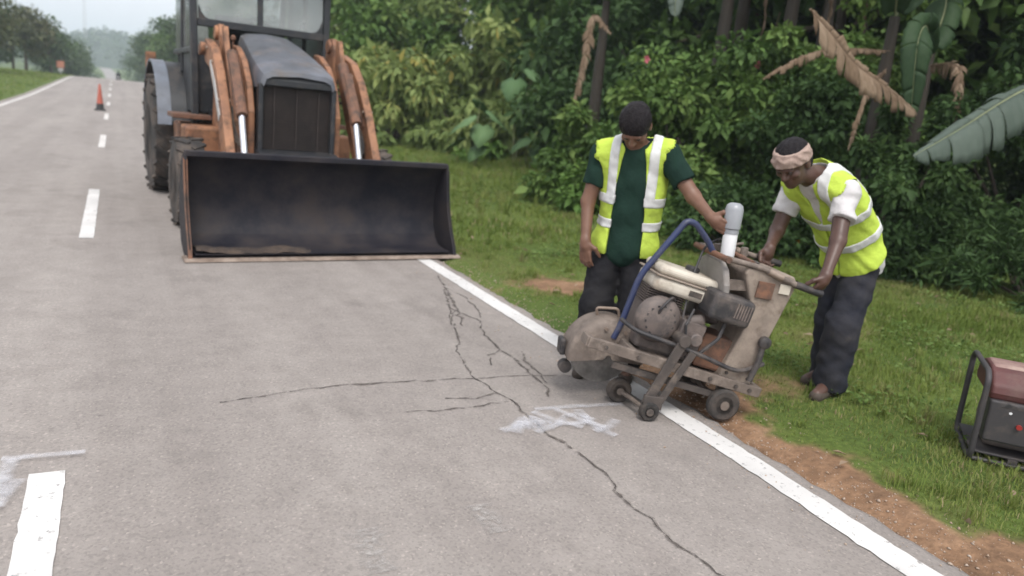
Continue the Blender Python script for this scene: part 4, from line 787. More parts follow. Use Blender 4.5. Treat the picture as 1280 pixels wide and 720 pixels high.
swheel(-.405, -.035, .05, .045); swheel(-.49, .205, .066, .05)
m = MB(); m.cyl((-.405, -.05, .05), (-.49, .22, .066), .012, 8); m.build('front_axle', DUSTY, S)
m = MB(); m.bar((-.27, -.028, .42), (-.425, -.028, .085), .016, .052, up=(1, 0, 0)); m.bar((-.215, -.028, .36), (-.36, -.028, .085), .016, .040, up=(1, 0, 0)); m.bar((-.44, -.03, .10), (-.34, -.03, .09), .03, .07); m.build('axle_arm', IRON, S, .005)
m = MB(); m.cyl((-.27, -.045, .42), (-.27, .10, .42), .032, 16); m.build('arm_pivot', IRON, S, .003); m = MB(); m.cyl((-.405, -.062, .05), (-.405, -.01, .05), .02, 12); m.build('arm_pivot', IRON, S, .003)
# blade and guard
BC = Vector((-.575, .33, .235))
m = MB(); m.lathe([(-.002, .172), (.002, .172)], BC, (0, 1, 0), 48); m.lathe([(-.02, .045), (-.012, .05), (.012, .05), (.02, .045)], BC, (0, 1, 0), 20)
m.build('blade', BLADE, S)
m = MB(); a0, a1 = -8, 186
pts = [(BC.x+.208*math.cos(R(a)), BC.z+.208*math.sin(R(a))) for a in np.linspace(a0, a1, 26)]; pin = [(BC.x+.190*math.cos(R(a)), BC.z+.190*math.sin(R(a))) for a in np.linspace(a1, a0, 26)]
m.prism(pts+pin, 'xz', .235, .385); go = m.build('blade_guard', DUSTY, S, .008)
m = MB(); gp_ = lambda r, y: [(BC.x+r*math.cos(R(a)), y, BC.z+r*math.sin(R(a))) for a in np.linspace(a0, a1, 30)]
m.sheet([gp_(.208, .24), gp_(.205, .222), gp_(.195, .208), gp_(.170, .200), gp_(.11, .197), gp_(.02, .196)], .004); m.build('guard_dome', DUSTY, go)
m = MB(); m.prism(pts, 'xz', .382, .388); m.build('guard_side', DUSTY, go, .003)
for a in (25, 62, 100, 140): m = MB(); p_ = (BC.x+.165*math.cos(R(a)), .2, BC.z+.165*math.sin(R(a))); m.cyl((p_[0], .206, p_[2]), (p_[0], .188, p_[2]), .010, 6); m.build('bolt', WORN, go)
m = MB(); m.tube(rounded([(-.62, .33, .435), (-.63, .33, .475), (-.51, .33, .475), (-.50, .33, .435)], .02), .008, 8); m.build('guard_handle', WORN, go)
m = MB(); m.box((-.795, .33, .26), (.028, .09, .085)); m.build('guard_flap', DARKP, go, .008)
m = MB(); m.cyl((-.765, .31, .145), (-.765, .36, .145), .035, 14); m.bar((-.765, .335, .15), (-.72, .335, .27), .012, .02); m.build('guide_roller', DARKP, S, .004)
# engine
m = MB(); dbox(m, -.50, -.20, .10, .34, .02, .24); dbox(m, -.46, -.24, .12, .30, .0, .03); m.build('engine_block', ENGINEM, S, .02)
m = MB(); c = D(-.44, .10, .19); m.lathe([(0, .118), (.02, .120), (.045, .105), (.06, .07), (.065, .0)], c, (0, -1, 0), 30); co = m.build('recoil_cover', ENGINEM, S)
m = MB()
for k in range(14): a = k*2*math.pi/14; p = c+Vector((math.cos(a)*.075, -.052, math.sin(a)*.075)); m.box(p, (.012, .014, .012))
m.build('cover_vent', DARKP, co, kind='stuff')
m = MB(); dbox(m, -.33, -.20, .02, .11, .10, .24); m.cyl(D(-.25, .03, .16), D(-.25, -.02, .16), .035, 14); m.cyl(D(-.30, .05, .23), D(-.22, .05, .26), .03, 12); m.build('carburettor', ENGINEM, S, .008)
m = MB()
for k in range(7): dbox(m, -.52+.0, -.30, .14, .31, .25+.012*k, .256+.012*k)
m.build('cooling_fin', ENGINEM, S, kind='stuff')
m = MB(); dbox(m, -.525, -.135, .08, .35, .325, .405); to = m.build('fuel_tank', TANKW, S, .03, 4)
m = MB(); dbox(m, -.515, -.150, .09, .34, .408, .46); m.build('tank_top', TANKW, to, .035, 4)
m = MB(); dbox(m, -.532, -.128, .074, .356, .400, .409); m.build('tank_seam', TANPANEL, to, .003)
m = MB(); m.lathe([(0, .036), (.022, .038), (.030, .030), (.03, .001)], D(-.30, .22, .456), UZ, 18); m.build('fuel_cap', DARKP, to)
m = MB(); dbox(m, -.255, -.025, -.045, .12, .29, .43); mo = m.build('air_filter', DARKP, S, .025, 3)
m = MB()
for k in range(6): dbox(m, -.13+.015*k, -.123+.015*k, -.051, -.044, .33, .405)
m.build('filter_slot', ENGINEM, mo, kind='stuff')
m = MB(); dbox(m, -.20, -.04, .22, .36, .22, .40); m.build('muffler', ENGINEM, S, .03, 3)
m = MB(); dbox(m, -.18, .0, .06, .30, .02, .20); m.build('belt_cover', RUST, S, .015)
m = MB(); m.tube([D(-.12, .02, .3), D(-.14, -.01, .2), D(-.2, .0, .1), D(-.25, .03, .05)], .010, 8); m.tube([D(-.3, .03, .3), D(-.33, -.01, .22), D(-.28, .0, .1)], .007, 8); m.build('fuel_hose', DARKP, S)
# console / water tank
pr = [(-.045, .215), (.14, .168), (.19, .40), (.305, .725), (.285, .765), (.03, .80), (.015, .77), (.075, .60), (.06, .48), (.005, .34)]
m = MB(); m.prism(pr, 'xz', .02, .36); con = m.build('water_tank', TANPANEL, S, .012, 3)
m = MB(); dbox(m, .0, .008, .0, .0, .0, .0); 
m = MB(); m.prism([(.02, .555), (.02, .70), (.06, .775), (.12, .808), (.30, .808), (.37, .775), (.40, .70), (.40, .555)], 'yz', -.085, -.05); m.build('front_panel', FPANEL, con, .012, 3)
for y_ in (.06, .33): m = MB(); m.box((-.0, y_, .70), (.13, .03, .05)); m.build('panel_bracket', DUSTY, con)
m = MB(); m.box((.13, .012, .69), (.09, .010, .085), Matrix.Rotation(.12, 3, 'Y')); m.build('rusty_plate', RUST, con, .003)
m = MB(); m.box((.235, .014, .70), (.06, .008, .05), Matrix.Rotation(.12, 3, 'Y')); m.build('name_plate', TANKW, con, .002)
m = MB(); m.tube([(.16, -.005, .40), (.15, -.012, .33), (.115, -.012, .22)], .016, 8); m.lathe([(-.02, .018), (-.012, .032), (.012, .032), (.02, .018)], (.165, -.01, .425), (0, 1, 0), 14); m.build('depth_lever', DARKP, S)
m = MB(); m.lathe([(0, .04), (.015, .042), (.02, .03), (.02, .0)], (.14, .22, .782), (.1, 0, 1), 16); m.build('filler_cap', DARKP, con)
# handlebars
for y0, p in ((.03, [(-.09, .035, .835), (.10, .02, .80), (.27, .005, .735), (.40, -.002, .70)]), (.38, [(-.09, .385, .835), (.10, .395, .83), (.24, .405, .795), (.38, .41, .765)])):
    m = MB(); m.tube(p, .0155, 10); ho_ = m.build('handlebar', DUSTY, S)
    m = MB(); m.tube([Vector(p[2])*.9+Vector(p[3])*.1, p[3], Vector(p[3])+(Vector(p[3])-Vector(p[2])).normalized()*.03], .0195, 10); m.build('grip', DARKP, ho_)
    m = MB(); m.tube([Vector(p[1])*.8+Vector(p[2])*.2, Vector(p[1])*.35+Vector(p[2])*.65], .0185, 10); m.build('bare_sleeve', WORN, ho_)
m = MB(); m.tube([(-.09, .0, .832), (-.09, .42, .832)], .016, 10); m.tube([(.05, .03, .82), (.05, .395, .83)], .014, 10); m.build('cross_bar', RUST, S)
m = MB(); m.box((.02, .31, .845), (.10, .05, .035)); m.cyl((.08, .2, .82), (.08, .2, .87), .02, 10); m.tube([(.03, .3, .86), (.12, .3, .875)], .008, 8); m.build('throttle_control', DUSTY, S, .006)
m = MB(); m.tube(rounded([(-.56, .2, .35), (-.53, .2, .42), (-.461, .2, .69), (-.255, .2, .985), (-.205, .2, .975), (-.126, .2, .89), (-.085, .2, .83)], .06, 4), .0165, 12); m.build('lifting_bail', BLUE, S)
# cables, belt, bolts
m = MB(); m.tube(rounded([(.06, .31, .86), (-.02, .28, .90), (-.12, .24, .86), (-.2, .16, .70), (-.26, .06, .50)], .08), .006, 7); m.build('throttle_cable', DARKP, S)
m = MB(); m.tube(rounded([D(-.36, .13, .28), D(-.42, .05, .33), D(-.47, .02, .26), D(-.46, .06, .2)], .05), .007, 7); m.build('spark_lead', DARKP, S)
m = MB(); m.tube(rounded([(.2, .03, .30), (.05, -.01, .26), (-.2, -.015, .36), (-.5, .05, .44), (-.55, .14, .47)], .1), .012, 8); m.build('water_hose', DARKP, S)
for x_ in (-.68, -.5, -.1, .05, .13): m = MB(); m.cyl(D(x_, -.012, -.004), D(x_, -.022, -.004), .011, 6); m.build('bolt', IRON, S)
for y_ in (.04, .34):
    for x_, z_ in ((.0, .25), (.12, .22), (.16, .44), (.25, .70)): m = MB(); m.cyl((x_, .022, z_), (x_, .012, z_), .009, 6); m.build('bolt', IRON, S) if y_ < .1 else None
m = MB(); m.lathe([(0, .055), (.03, .055), (.03, .02), (.03, .0)], D(-.22, .345, .12), (0, 1, 0), 20); m.build('pulley', IRON, S)
m = MB(); m.box(tuple(D(-.30, .075, .365)), (.07, .004, .028), RP); m.build('tank_plate', IRON, S)
# bottle standing on the saw
WB = mk('white_bottle_plastic', (.72, .72, .73), .35, var=(.62, .62, .63)); GB = mk('grey_translucent_plastic', (.30, .31, .33), .3, var=(.24, .25, .27))
bw = Vector((2.74, 2.76, 0))+Vector((.953, -.302, 0))*(-.01)+Vector((.302, .953, 0))*.2
bt = thing('water_bottle', 'white and grey bottle on top of the saw held by green shirt man', 'bottle', (bw.x, bw.y, .81))
m = MB(); m.lathe([(0, .030), (.006, .036), (.12, .037), (.135, .034), (.145, .024), (.15, .024)], (0, 0, 0), (0, 0, 1), 24); m.build('body', WB, bt)
m = MB(); m.lathe([(.15, .036), (.155, .044), (.25, .046), (.272, .040), (.283, .025), (.285, .001)], (0, 0, 0), (0, 0, 1), 24); m.build('upper_body', GB, bt)
m = MB(); m.lathe([(.128, .0395), (.15, .0395)], (0, 0, 0), (0, 0, 1), 24); m.build('collar', GB, bt)

# ================================================================== GENERATOR
GRED = mk('dusty_red_tank', (.105, .032, .029), .6, var=(.075, .028, .026), dirt=(.15, .10, .085), dscale=5, dlo=.5, dhi=.75)
GTOP = mk('dusty_tank_top', (.18, .108, .092), .7, var=(.22, .12, .11), vscale=6, dirt=(.33, .24, .2), dscale=6)
GBLK = mk('dusty_black_panel', (.045, .04, .042), .6, var=(.03, .028, .03), dirt=(.12, .095, .08), dscale=6, dlo=.5, dhi=.8)
REDB = mk('red_knob', (.30, .03, .025), .4)
gz = float(ground_z(3.6, 2.0))
Gn = thing('generator', 'portable generator with red tank and black tubular frame on the grass at the right edge', 'generator', (3.605, 1.99, gz), R(-49.5)); Gn.scale = (1, 1, .88)
for x in (0, .64):
    m = MB(); pth = rounded([(x, .22, .015), (x, .02, .015), (x, .0, .06), (x, .0, .47), (x, .04, .51), (x, .40, .51), (x, .44, .47), (x, .44, .06), (x, .42, .015), (x, .22, .015)], .05); m.tube(pth, .014, 10, cap=False); m.build('end_frame', GBLK, Gn)
for y in (.03, .41): m = MB(); m.tube([(0, y, .015), (.64, y, .015)], .013, 10); m.build('frame_rail', GBLK, Gn)
for x in (.18, .46): m = MB(); m.box((x, .22, .035), (.04, .40, .03)); m.build('cross_bar', GBLK, Gn)
m = MB(); m.prism([(.03, .36), (.02, .40), (.03, .445), (.10, .50), (.16, .52), (.28, .52), (.34, .50), (.41, .445), (.42, .40), (.41, .36)], 'yz', .025, .61); t_ = m.build('fuel_tank', GRED, Gn, .015, 3)
m = MB(); m.prism([(.07, .478), (.16, .524), (.28, .524), (.37, .478)], 'yz', .035, .60); m.build('tank_top', GTOP, t_, .01, 2)
m = MB(); m.lathe([(0, .035), (.02, .036), (.024, .02), (.024, .001)], (.3, .22, .522), (0, 0, 1), 18); m.build('fuel_cap', GBLK, t_)
m = MB(); m.box((.325, .045, .25), (.59, .08, .23)); p_ = m.build('control_panel', GBLK, Gn, .012, 3)
m = MB(); m.prism([(.06, .33), (.10, .365), (.18, .35), (.25, .365), (.33, .345), (.42, .365), (.58, .36), (.60, .33)], 'xz', .004, .02); m.build('panel_trim', DARKP, p_, .006)
m = MB(); m.cyl((.165, .012, .245), (.165, -.008, .245), .013, 14); m.build('red_switch', REDB, p_)
m = MB(); m.cyl((.12, .012, .31), (.12, .004, .31), .007, 10); m.build('indicator', WB, p_)
for x in (.38, .48): m = MB(); m.lathe([(0, .028), (.01, .028), (.01, .02), (.004, .018), (.004, .0)], (x, .01, .22), (0, -1, 0), 16); m.build('socket', DARKP, p_)
m = MB(); m.box((.20, .24, .20), (.28, .26, .26)); m.cyl((.05, .24, .2), (.10, .24, .2), .12, 20); m.build('engine', ENGINEM, Gn, .02)
m = MB(); m.cyl((.34, .24, .18), (.60, .24, .18), .12, 22); m.build('alternator', GBLK, Gn, .01)
m = MB(); m.box((.30, .22, .055), (.60, .38, .012)); m.build('base_plate', GBLK, Gn, .003)

# ================================================================== FAR THINGS
CONE = mk('faded_cone_red', (.42, .10, .06), .6, var=(.33, .085, .06)); CONEB = mk('cone_base_black', (.03, .03, .03), .8)
cz = float(prof(30.4)); cn = thing('traffic_cone', 'red orange traffic cone on the centre of the road far behind the loader', 'traffic cone', (-.46, 30.4, cz+.006))
m = MB(); m.lathe([(0, .14), (.03, .128), (.20, .105)], (0, 0, .035), (0, 0, 1), 24); m.build('lower_body', CONEB, cn)
m = MB(); m.lathe([(0, .105), (.34, .064), (.63, .036), (.64, .03), (.64, .001)], (0, 0, .235), (0, 0, 1), 24); m.build('body', CONE, cn)
m = MB(); m.box((0, 0, .02), (.36, .36, .04)); m.build('base', CONEB, cn, .012)
ORS = mk('orange_sign_face', (.50, .20, .13), .5); 
sz = float(ground_z(-4.6, 88)); sg = thing('roadside_sign', 'small orange sign on a post beside the left edge of the road far away', 'sign', (-4.6, 88, sz-.1))
m = MB(); m.box((0, 0, 1.05), (.62, .03, .62)); m.build('panel', ORS, sg, .01)
m = MB(); m.box((0, -.005, .55), (.42, .03, .26)); m.build('lower_plate', PALEP, sg, .005)
m = MB(); m.cyl((0, .04, 0), (0, .04, 1.40), .035, 10); m.build('post', PALEP, sg)
# mast on the hill, pale house on its slope
def hill_z(x, t): return 2+30*math.sin(min(max(t*1.5, 0), 1)*math.pi/2)*(.72+.2*math.sin(x*.03+1)+.12*math.sin(x*.083+2))*min(max(1-abs(x+60)/420, .2), 1)
ms = thing('radio_mast', 'thin lattice mast standing on the far hazy hill', 'mast', (-18, 640, hill_z(-18, .267)))
m = MB()
for a in (0, 2.09, 4.19): m.tube([(1.3*math.cos(a), 1.3*math.sin(a), -2), (.35*math.cos(a), .35*math.sin(a), 62)], .12, 5)
m.build('mast_leg', PALEP, ms)
m = MB()
for k in range(20):
    f = k/20; g_ = (k+1)/20; r0 = 1.3-.95*f; r1 = 1.3-.95*g_
    for i in range(3): a = i*2.09; b = (i+1)*2.09; m.tube([(r0*math.cos(a), r0*math.sin(a), 62*f), (r1*math.cos(b), r1*math.sin(b), 62*g_)], .06, 4)
m.build('lattice', PALEP, ms, kind='stuff')
WALLW = mk('white_house_wall', (.7, .7, .68), .8); ROOFM = mk('pale_metal_roof', (.55, .56, .58), .5)
hs_ = thing('house', 'small white house on the slope of the far hill', 'house', (-19, 584, hill_z(-19, .08)))
m = MB(); m.box((0, 0, 3), (9, 6, 8)); wl = m.build('wall', WALLW, hs_)
m = MB(); m.prism([(-5.2, 7), (0, 9.2), (5.2, 7), (0, 8.8)], 'xz', -3.6, 3.6); m.build('roof', ROOFM, hs_)
for x in (-2.5, 2.5): m = MB(); m.box((x, -3.02, 5), (1.4, .08, 1.4)); m.build('window', DARKP, hs_)
# motorcycle coming over the far crest
mz = float(prof(113)); mc = thing('motorcycle', 'dark motorcycle beyond the crest of the road', 'motorcycle', (.45, 113, mz))
for y in (-.62, .62):
    m = MB(); m.lathe([(-.05, .22), (-.05, .27), (0, .30), (.05, .27), (.05, .22), (-.05, .22)], (0, y, .30), (1, 0, 0), 20); m.build('wheel', RUBBER, mc)
m = MB(); m.prism([(-.55, .35), (-.62, .85), (-.45, .95), (-.2, .75), (.3, .78), (.75, .88), (.7, .72), (.35, .4), (-.2, .35)], 'yz', -.11, .11); m.build('body', DARKP, mc, .03)
m = MB(); m.tube([(-.34, -.40, 1.02), (0, -.48, .98), (.34, -.40, 1.02)], .018, 8); m.build('handlebar', DARKP, mc)
m = MB(); m.lathe([(0, .08), (.04, .09), (.05, .001)], (0, -.62, .86), (0, -1, 0), 14); m.build('headlight', PALEP, mc)
# ================================================================== PEOPLE
SKIN1 = mk('brown_skin', (.18, .092, .058), .5, var=(.135, .066, .042), vscale=12); SKIN2 = mk('dark_brown_skin', (.098, .050, .036), .45, var=(.062, .030, .022), vscale=12)
HAIR = mk('black_hair', (.012, .010, .012), .55, var=(.022, .019, .02), vscale=60, bump=.6, bscale=140, spec=.12)
GREEN = mk('dark_green_shirt', (.014, .036, .026), .85, var=(.010, .026, .020), vscale=9, bump=.2, bscale=60, spec=.12); TEE = mk('white_tee', (.60, .58, .58), .85, var=(.48, .46, .46), vscale=7, bump=.2, bscale=60, spec=.12)
BLKTR = mk('black_trousers', (.014, .014, .017), .85, var=(.022, .021, .022), vscale=6, bump=.2, bscale=50, spec=.12); NAVY = mk('dark_navy_trousers', (.022, .024, .034), .85, var=(.040, .038, .042), vscale=5, dirt=(.07, .058, .048), dscale=5, dlo=.6, dhi=.8, bump=.2, bscale=50, spec=.12)
VEST = mk('fluorescent_vest', (.48, .62, .085), .7, var=(.40, .52, .075), vscale=6, dirt=(.24, .30, .07), dscale=5, dlo=.56, dhi=.8, bump=.25, bscale=45, spec=.12); REFL = mk('reflective_tape', (.60, .60, .59), .4, var=(.46, .46, .45), vscale=14, dirt=(.34, .33, .31), dscale=9, dlo=.55, dhi=.8)
SHOE = mk('dusty_shoe', (.075, .055, .042), .8, var=(.045, .035, .03), vscale=10); TOWEL = mk('beige_headcloth', (.40, .30, .255), .9, var=(.30, .22, .185), vscale=14, bump=.4, bscale=60, spec=.12)
EYE = mk('eye', (.05, .035, .03), .2); LIP = mk('lip', (.10, .04, .035), .5)
def nv(v): v = np.array(v, float); return v/np.linalg.norm(v)
def fingers(S_, wrist, d, pn, side, curl, L=.085, spread=.10, thumb=1):
    """palm, four unequal curled fingers and a thumb; d towards the knuckles, pn out of the palm, side towards the thumb"""
    d = nv(d); pn = nv(np.array(pn)-d*np.dot(pn, d)); sd = nv(np.cross(d, pn)); sd = sd*(1 if np.dot(sd, side) > 0 else -1); w = np.array(wrist, float); kn = w+d*L
    S_.cone(w, w+d*.03, .026, .030, .02); S_.ell(w+d*L*.58+pn*.004, (L*.56, .040, .018), (d, sd, pn), .02)
    for i, (o, l) in enumerate([(.030, .070), (.010, .080), (-.010, .075), (-.029, .060)]):
        p = kn+sd*o-d*abs(o)*.12; dd = nv(d+sd*o*spread*10); pts = [p-d*.012]; a = 0
        for k, f in enumerate((.45, .31, .24)):
            a += R(curl[k] if isinstance(curl, (list, tuple)) else curl); v = dd*math.cos(a)+pn*math.sin(a); p = p+v*l*f; pts.append(p)
        S_.chain(pts, [.0105, .0100, .0092, .0078], .004)
    p = w+d*.022+sd*.026; v1 = nv(d*.55+sd*.75+pn*.35); v2 = nv(d*.8+sd*.15+pn*.6)
    S_.chain([p, p+v1*.042, p+v1*.042+v2*.030, p+v1*.042+v2*.055], [.0145, .0125, .0110, .0090], .006)
def soft(o, n):
    s = o.modifiers.new('smooth', 'SMOOTH'); s.factor = .5; s.iterations = n; return o
def head(S_, c, hu, hf, k=.02):
    """skull, jaw, nose, brow, lips, ears round centre c; hu = up through the crown, hf = the way the face looks"""
    hu = nv(hu); hf = nv(np.array(hf)-hu*np.dot(hf, hu)); hr = np.cross(hf, hu); A = (hr, hf, hu); c = np.array(c)
    S_.ell(c+hu*.022-hf*.010, (.076, .094, .092), A, .02); S_.ell(c-hu*.055+hf*.024, (.056, .062, .066), A, .03)
    S_.cone(c-hu*.098+hf*.060, c-hu*.095+hf*.055, .022, .022, .03)
    S_.ell(c+hu*.012+hf*.080, (.052, .014, .012), A, .012)
    S_.cone(c+hu*.002+hf*.088, c-hu*.032+hf*.104, .009, .014, .01); S_.cone(c-hu*.036+hf*.092-hr*.012, c-hu*.036+hf*.092+hr*.012, .009, .009, .008)
    S_.cone(c-hu*.062+hf*.078-hr*.018, c-hu*.062+hf*.078+hr*.018, .009, .009, .008); S_.cone(c-hu*.073+hf*.074-hr*.014, c-hu*.073+hf*.074+hr*.014, .010, .010, .006)
    for s in (-1, 1):
        S_.ell(c+hr*s*.042-hu*.026+hf*.062, (.022, .018, .018), A, .02)
        S_.ell(c+hr*s*.078-hu*.010-hf*.012, (.010, .022, .033), A, .006)
    return hu, hf, hr
def eyes(c, hu, hf, hr, parent, org):
    for s in (-1, 1):
        m = MB(); p = Vector(np.array(c)+hr*s*.031-hu*.003+hf*.083-np.array(org)); m.lathe([(-.008, .002), (-.005, .009), (0, .0115), (.005, .009), (.008, .002)], p, Vector(hf), 12); m.build('eye', EYE, parent)
    m = MB(); p = np.array(c)-hu*.067+hf*.087-np.array(org); m.tube([p-hr*.02-hf*.008, p, p+hr*.02-hf*.008], .004, 6); m.build('mouth', LIP, parent)
def person(label, org, P):
    J = {k: np.array(v, float) for k, v in P['J'].items()}; t = thing('person', label, 'person', org); O = np.array(org)
    allp = np.array([v for v in J.values()]); lo = allp.min(0)-.22; hi = allp.max(0)+.22; lo[2] = -.02; h = .0065
    lat, fr, ax = [nv(P[k]) for k in ('lat', 'front', 'axis')]; A = (lat, fr, ax)
    def torso(S_, e=0, k=.05, fl=0):
        S_.ell(J['chest'], (.158+e, .108+e, .215+e), A, k); S_.ell(J['belly'], (.148+e, .112+e, .17+e), A, k); S_.ell(J['pelvis'], (.152+e+fl, .112+e+fl, .13+e), P.get('hipA', A), k)
        for s in 'LR':
            S_.cone(J['neck']-ax*.045, J['sh'+s], .062+e, .060+e, .05)
    def leg(S_, s, e=0, bag=0): S_.cone(J['hip'+s], J['kn'+s], .074+min(e, .02)*.9, .052+e+bag, .04); S_.cone(J['kn'+s], J['an'+s], .056+e+bag, .040+e+bag*1.6, .02)
    # body, one skin
    b = SDF(lo, hi, h); torso(b, -.006)
    b.cone(J['neck']-ax*.05, J['head']-nv(P['hu'])*.05, .060, .052, .03); hu, hf, hr = head(b, J['head'], P['hu'], P['hf'])
    for s in 'LR':
        b.cone(J['sh'+s], J['el'+s], .050, .040, .03); b.cone(J['el'+s], J['wr'+s], .039, .026, .02); leg(b, s); fingers(b, J['wr'+s], **P['hand'+s])
        b.cone(J['an'+s], J['an'+s]+np.array([*P['toe'][s], -.04]), .04, .03, .02)
    body = b.mesh('body', P['skin'], t, origin=O); eyes(J['head'], hu, hf, hr, body, O)
    # shirt
    sh = SDF(lo, hi, h); torso(sh, .013, fl=.006)
    sl = SDF(lo, hi, h)
    for s in 'LR':
        one = SDF(lo, hi, h); one.cone(J['sh'+s], J['el'+s], .066, .064, .0); d = nv(J['el'+s]-J['sh'+s]); one.D = np.maximum(one.D, one.half(J['sh'+s]+(J['el'+s]-J['sh'+s])*P['sleeve'], d)); sl.D = np.minimum(sl.D, one.D)
    kk = .03; hh_ = np.clip(.5+.5*(sh.D-sl.D)/kk, 0, 1); sh.D = (sh.D*(1-hh_)+sl.D*hh_-kk*hh_*(1-hh_)).astype(np.float32); sh.wrinkle(P['wr'], 30, P['seed']); sh.wrinkle(P['wr']*.5, 60, P['seed']+2, (.6, .6, 1.3))
    x, y, z = sh.grid(); cut = sh.half(J['pelvis']-ax*P['hem'], -ax); 
    nk = np.sqrt((x-J['neck'][0])**2+(y-J['neck'][1])**2+(z-J['neck'][2])**2) if False else None
    top = SDF(lo, hi, h); top.cone(J['neck']+ax*.0-ax*.02, J['neck']+ax*.3, .072, .09, 0); sh.D = np.maximum(np.maximum(sh.D, cut), -top.D); soft(sh.mesh('shirt', P['shirt'], t, origin=O), 3)
    # trousers
    tr = SDF(lo, hi, h); tr.ell(J['pelvis'], (.156, .116, .14), P.get('hipA', A), .04); 
    for s in 'LR': leg(tr, s, .020, P['bag'])
    tr.wrinkle(P['wr']*1.0, 26, P['seed']+5); tr.wrinkle(P['wr']*.6, 60, P['seed']+6, (.45, .45, 1.5)); tr.D = np.maximum(tr.D, tr.half(J['pelvis']+ax*.05, ax))
    for s in 'LR': tr.D = np.maximum(tr.D, -(np.sqrt((tr.grid()[0]-J['an'+s][0])**2+(tr.grid()[1]-J['an'+s][1])**2)-.15+np.clip(tr.grid()[2]-.05, 0, 1)*40)*1.0) if False else tr.D
    tr.D = np.maximum(tr.D, tr.half((0, 0, P['cuff']), (0, 0, -1))); soft(tr.mesh('trousers', P['trousers'], t, origin=O), 3)
    # shoes
    for s in 'LR':
        a = J['an'+s]; to = np.array([*P['toe'][s], 0]); S_ = SDF(np.minimum(a, a+to)-.12, np.maximum(a, a+to)+.12, .006); z0 = a[2]-.045
        S_.cone((a[0]-to[0]*.25, a[1]-to[1]*.25, z0), (a[0]+to[0], a[1]+to[1], z0-.008), .042, .038, .03); S_.cone((a[0], a[1], z0), (a[0], a[1], z0+.05), .045, .047, .02); S_.D = np.maximum(S_.D, S_.half((0, 0, z0-.034), (0, 0, -1))); S_.mesh('shoe', SHOE, t, origin=O)
    # vest
    v = SDF(lo, hi, h); torso(v, .029, fl=.016); v.wrinkle(P['wr']*1.0, 26, P['seed']+9); v.wrinkle(P['wr']*.5, 58, P['seed']+11, (.6, .6, 1.3)); x, y, z = v.grid()
    q = ((x-J['chest'][0])*lat[0]+(y-J['chest'][1])*lat[1]+(z-J['chest'][2])*lat[2]); f = ((x-J['chest'][0])*fr[0]+(y-J['chest'][1])*fr[1]+(z-J['chest'][2])*fr[2]); hgt = ((x-J['chest'][0])*ax[0]+(y-J['chest'][1])*ax[1]+(z-J['chest'][2])*ax[2])
    q, f, hgt = [a.astype(np.float32) for a in (q, f, hgt)]
    D_ = np.maximum(v.D, -(hgt+P['vestlen']))
    for s in 'LR':
        a = SDF(lo, hi, h); d = nv(J['el'+s]-J['sh'+s]); o_ = nv(J['sh'+s]-J['neck']); a.cone(J['sh'+s]+o_*.030, J['sh'+s]+d*.22+o_*.05, .086, .082, 0); D_ = np.maximum(D_, -a.D)
    nk_ = SDF(lo, hi, h); nk_.cone(J['neck']-ax*.03+fr*.01, J['neck']+ax*.2, .088, .10, 0); D_ = np.maximum(D_, -nk_.D)
    gap = np.where(hgt > .0, np.interp(hgt, P['gap'][0], P['gap'][1]), np.interp(hgt, P['gap'][0], P['gap'][1])).astype(np.float32)
    D_ = np.maximum(D_, np.minimum(gap-np.abs(q-P.get('gapc', 0)), f+.02)); v.D = D_.astype(np.float32); vo = soft(v.mesh('vest', VEST, t, origin=O), 4)
    for hh in P['bands']:
        s_ = v.copy(); s_.D = np.maximum(v.D-.006, np.abs(hgt-hh)-.026).astype(np.float32); soft(s_.mesh('reflective_strip', REFL, vo, origin=O), 2)
    for sg in P.get('vsides', (-1, 1)):
        s_ = v.copy(); s_.D = np.maximum(np.maximum(v.D-.0057, np.abs(q-sg*P['vs'])-.026), -(hgt-max(P['bands']))).astype(np.float32); soft(s_.mesh('reflective_strip', REFL, vo, origin=O), 2)
    # hair
    c = J['head']; H_ = SDF(c-.2, c+.2, .006); H_.ell(c+hu*.030-hf*.014, (.086, .102, .094), (hr, hf, hu), .02); H_.ell(c-hu*.03-hf*.05, (.072, .055, .06), (hr, hf, hu), .03); H_.wrinkle(.004, 90, 3)
    H_.D = np.maximum(H_.D, H_.half(c+hu*P['hairline'][0]+hf*P['hairline'][1], hf*.75-hu*.66)); H_.D = np.maximum(H_.D, -H_.half(c-hu*.075, hu)*1.0); H_.mesh('hair', HAIR, t, origin=O)
    if P.get('band'):
        Bn = SDF(c-.2, c+.2, .006); Bn.ell(c+hu*.030-hf*.008, (.094, .113, .105), (hr, hf, hu), .02); Bn.wrinkle(.005, 60, 8, (.3, .3, 2)); bu = nv(hu-.18*hf)
        Bn.D = np.maximum(np.maximum(Bn.D, Bn.half(c+hu*.082, bu)), Bn.half(c+hu*.012, -bu)); Bn.mesh('headcloth', TOWEL, t, origin=O)
    return t
gw1 = float(ground_z(2.5, 3.5)); 
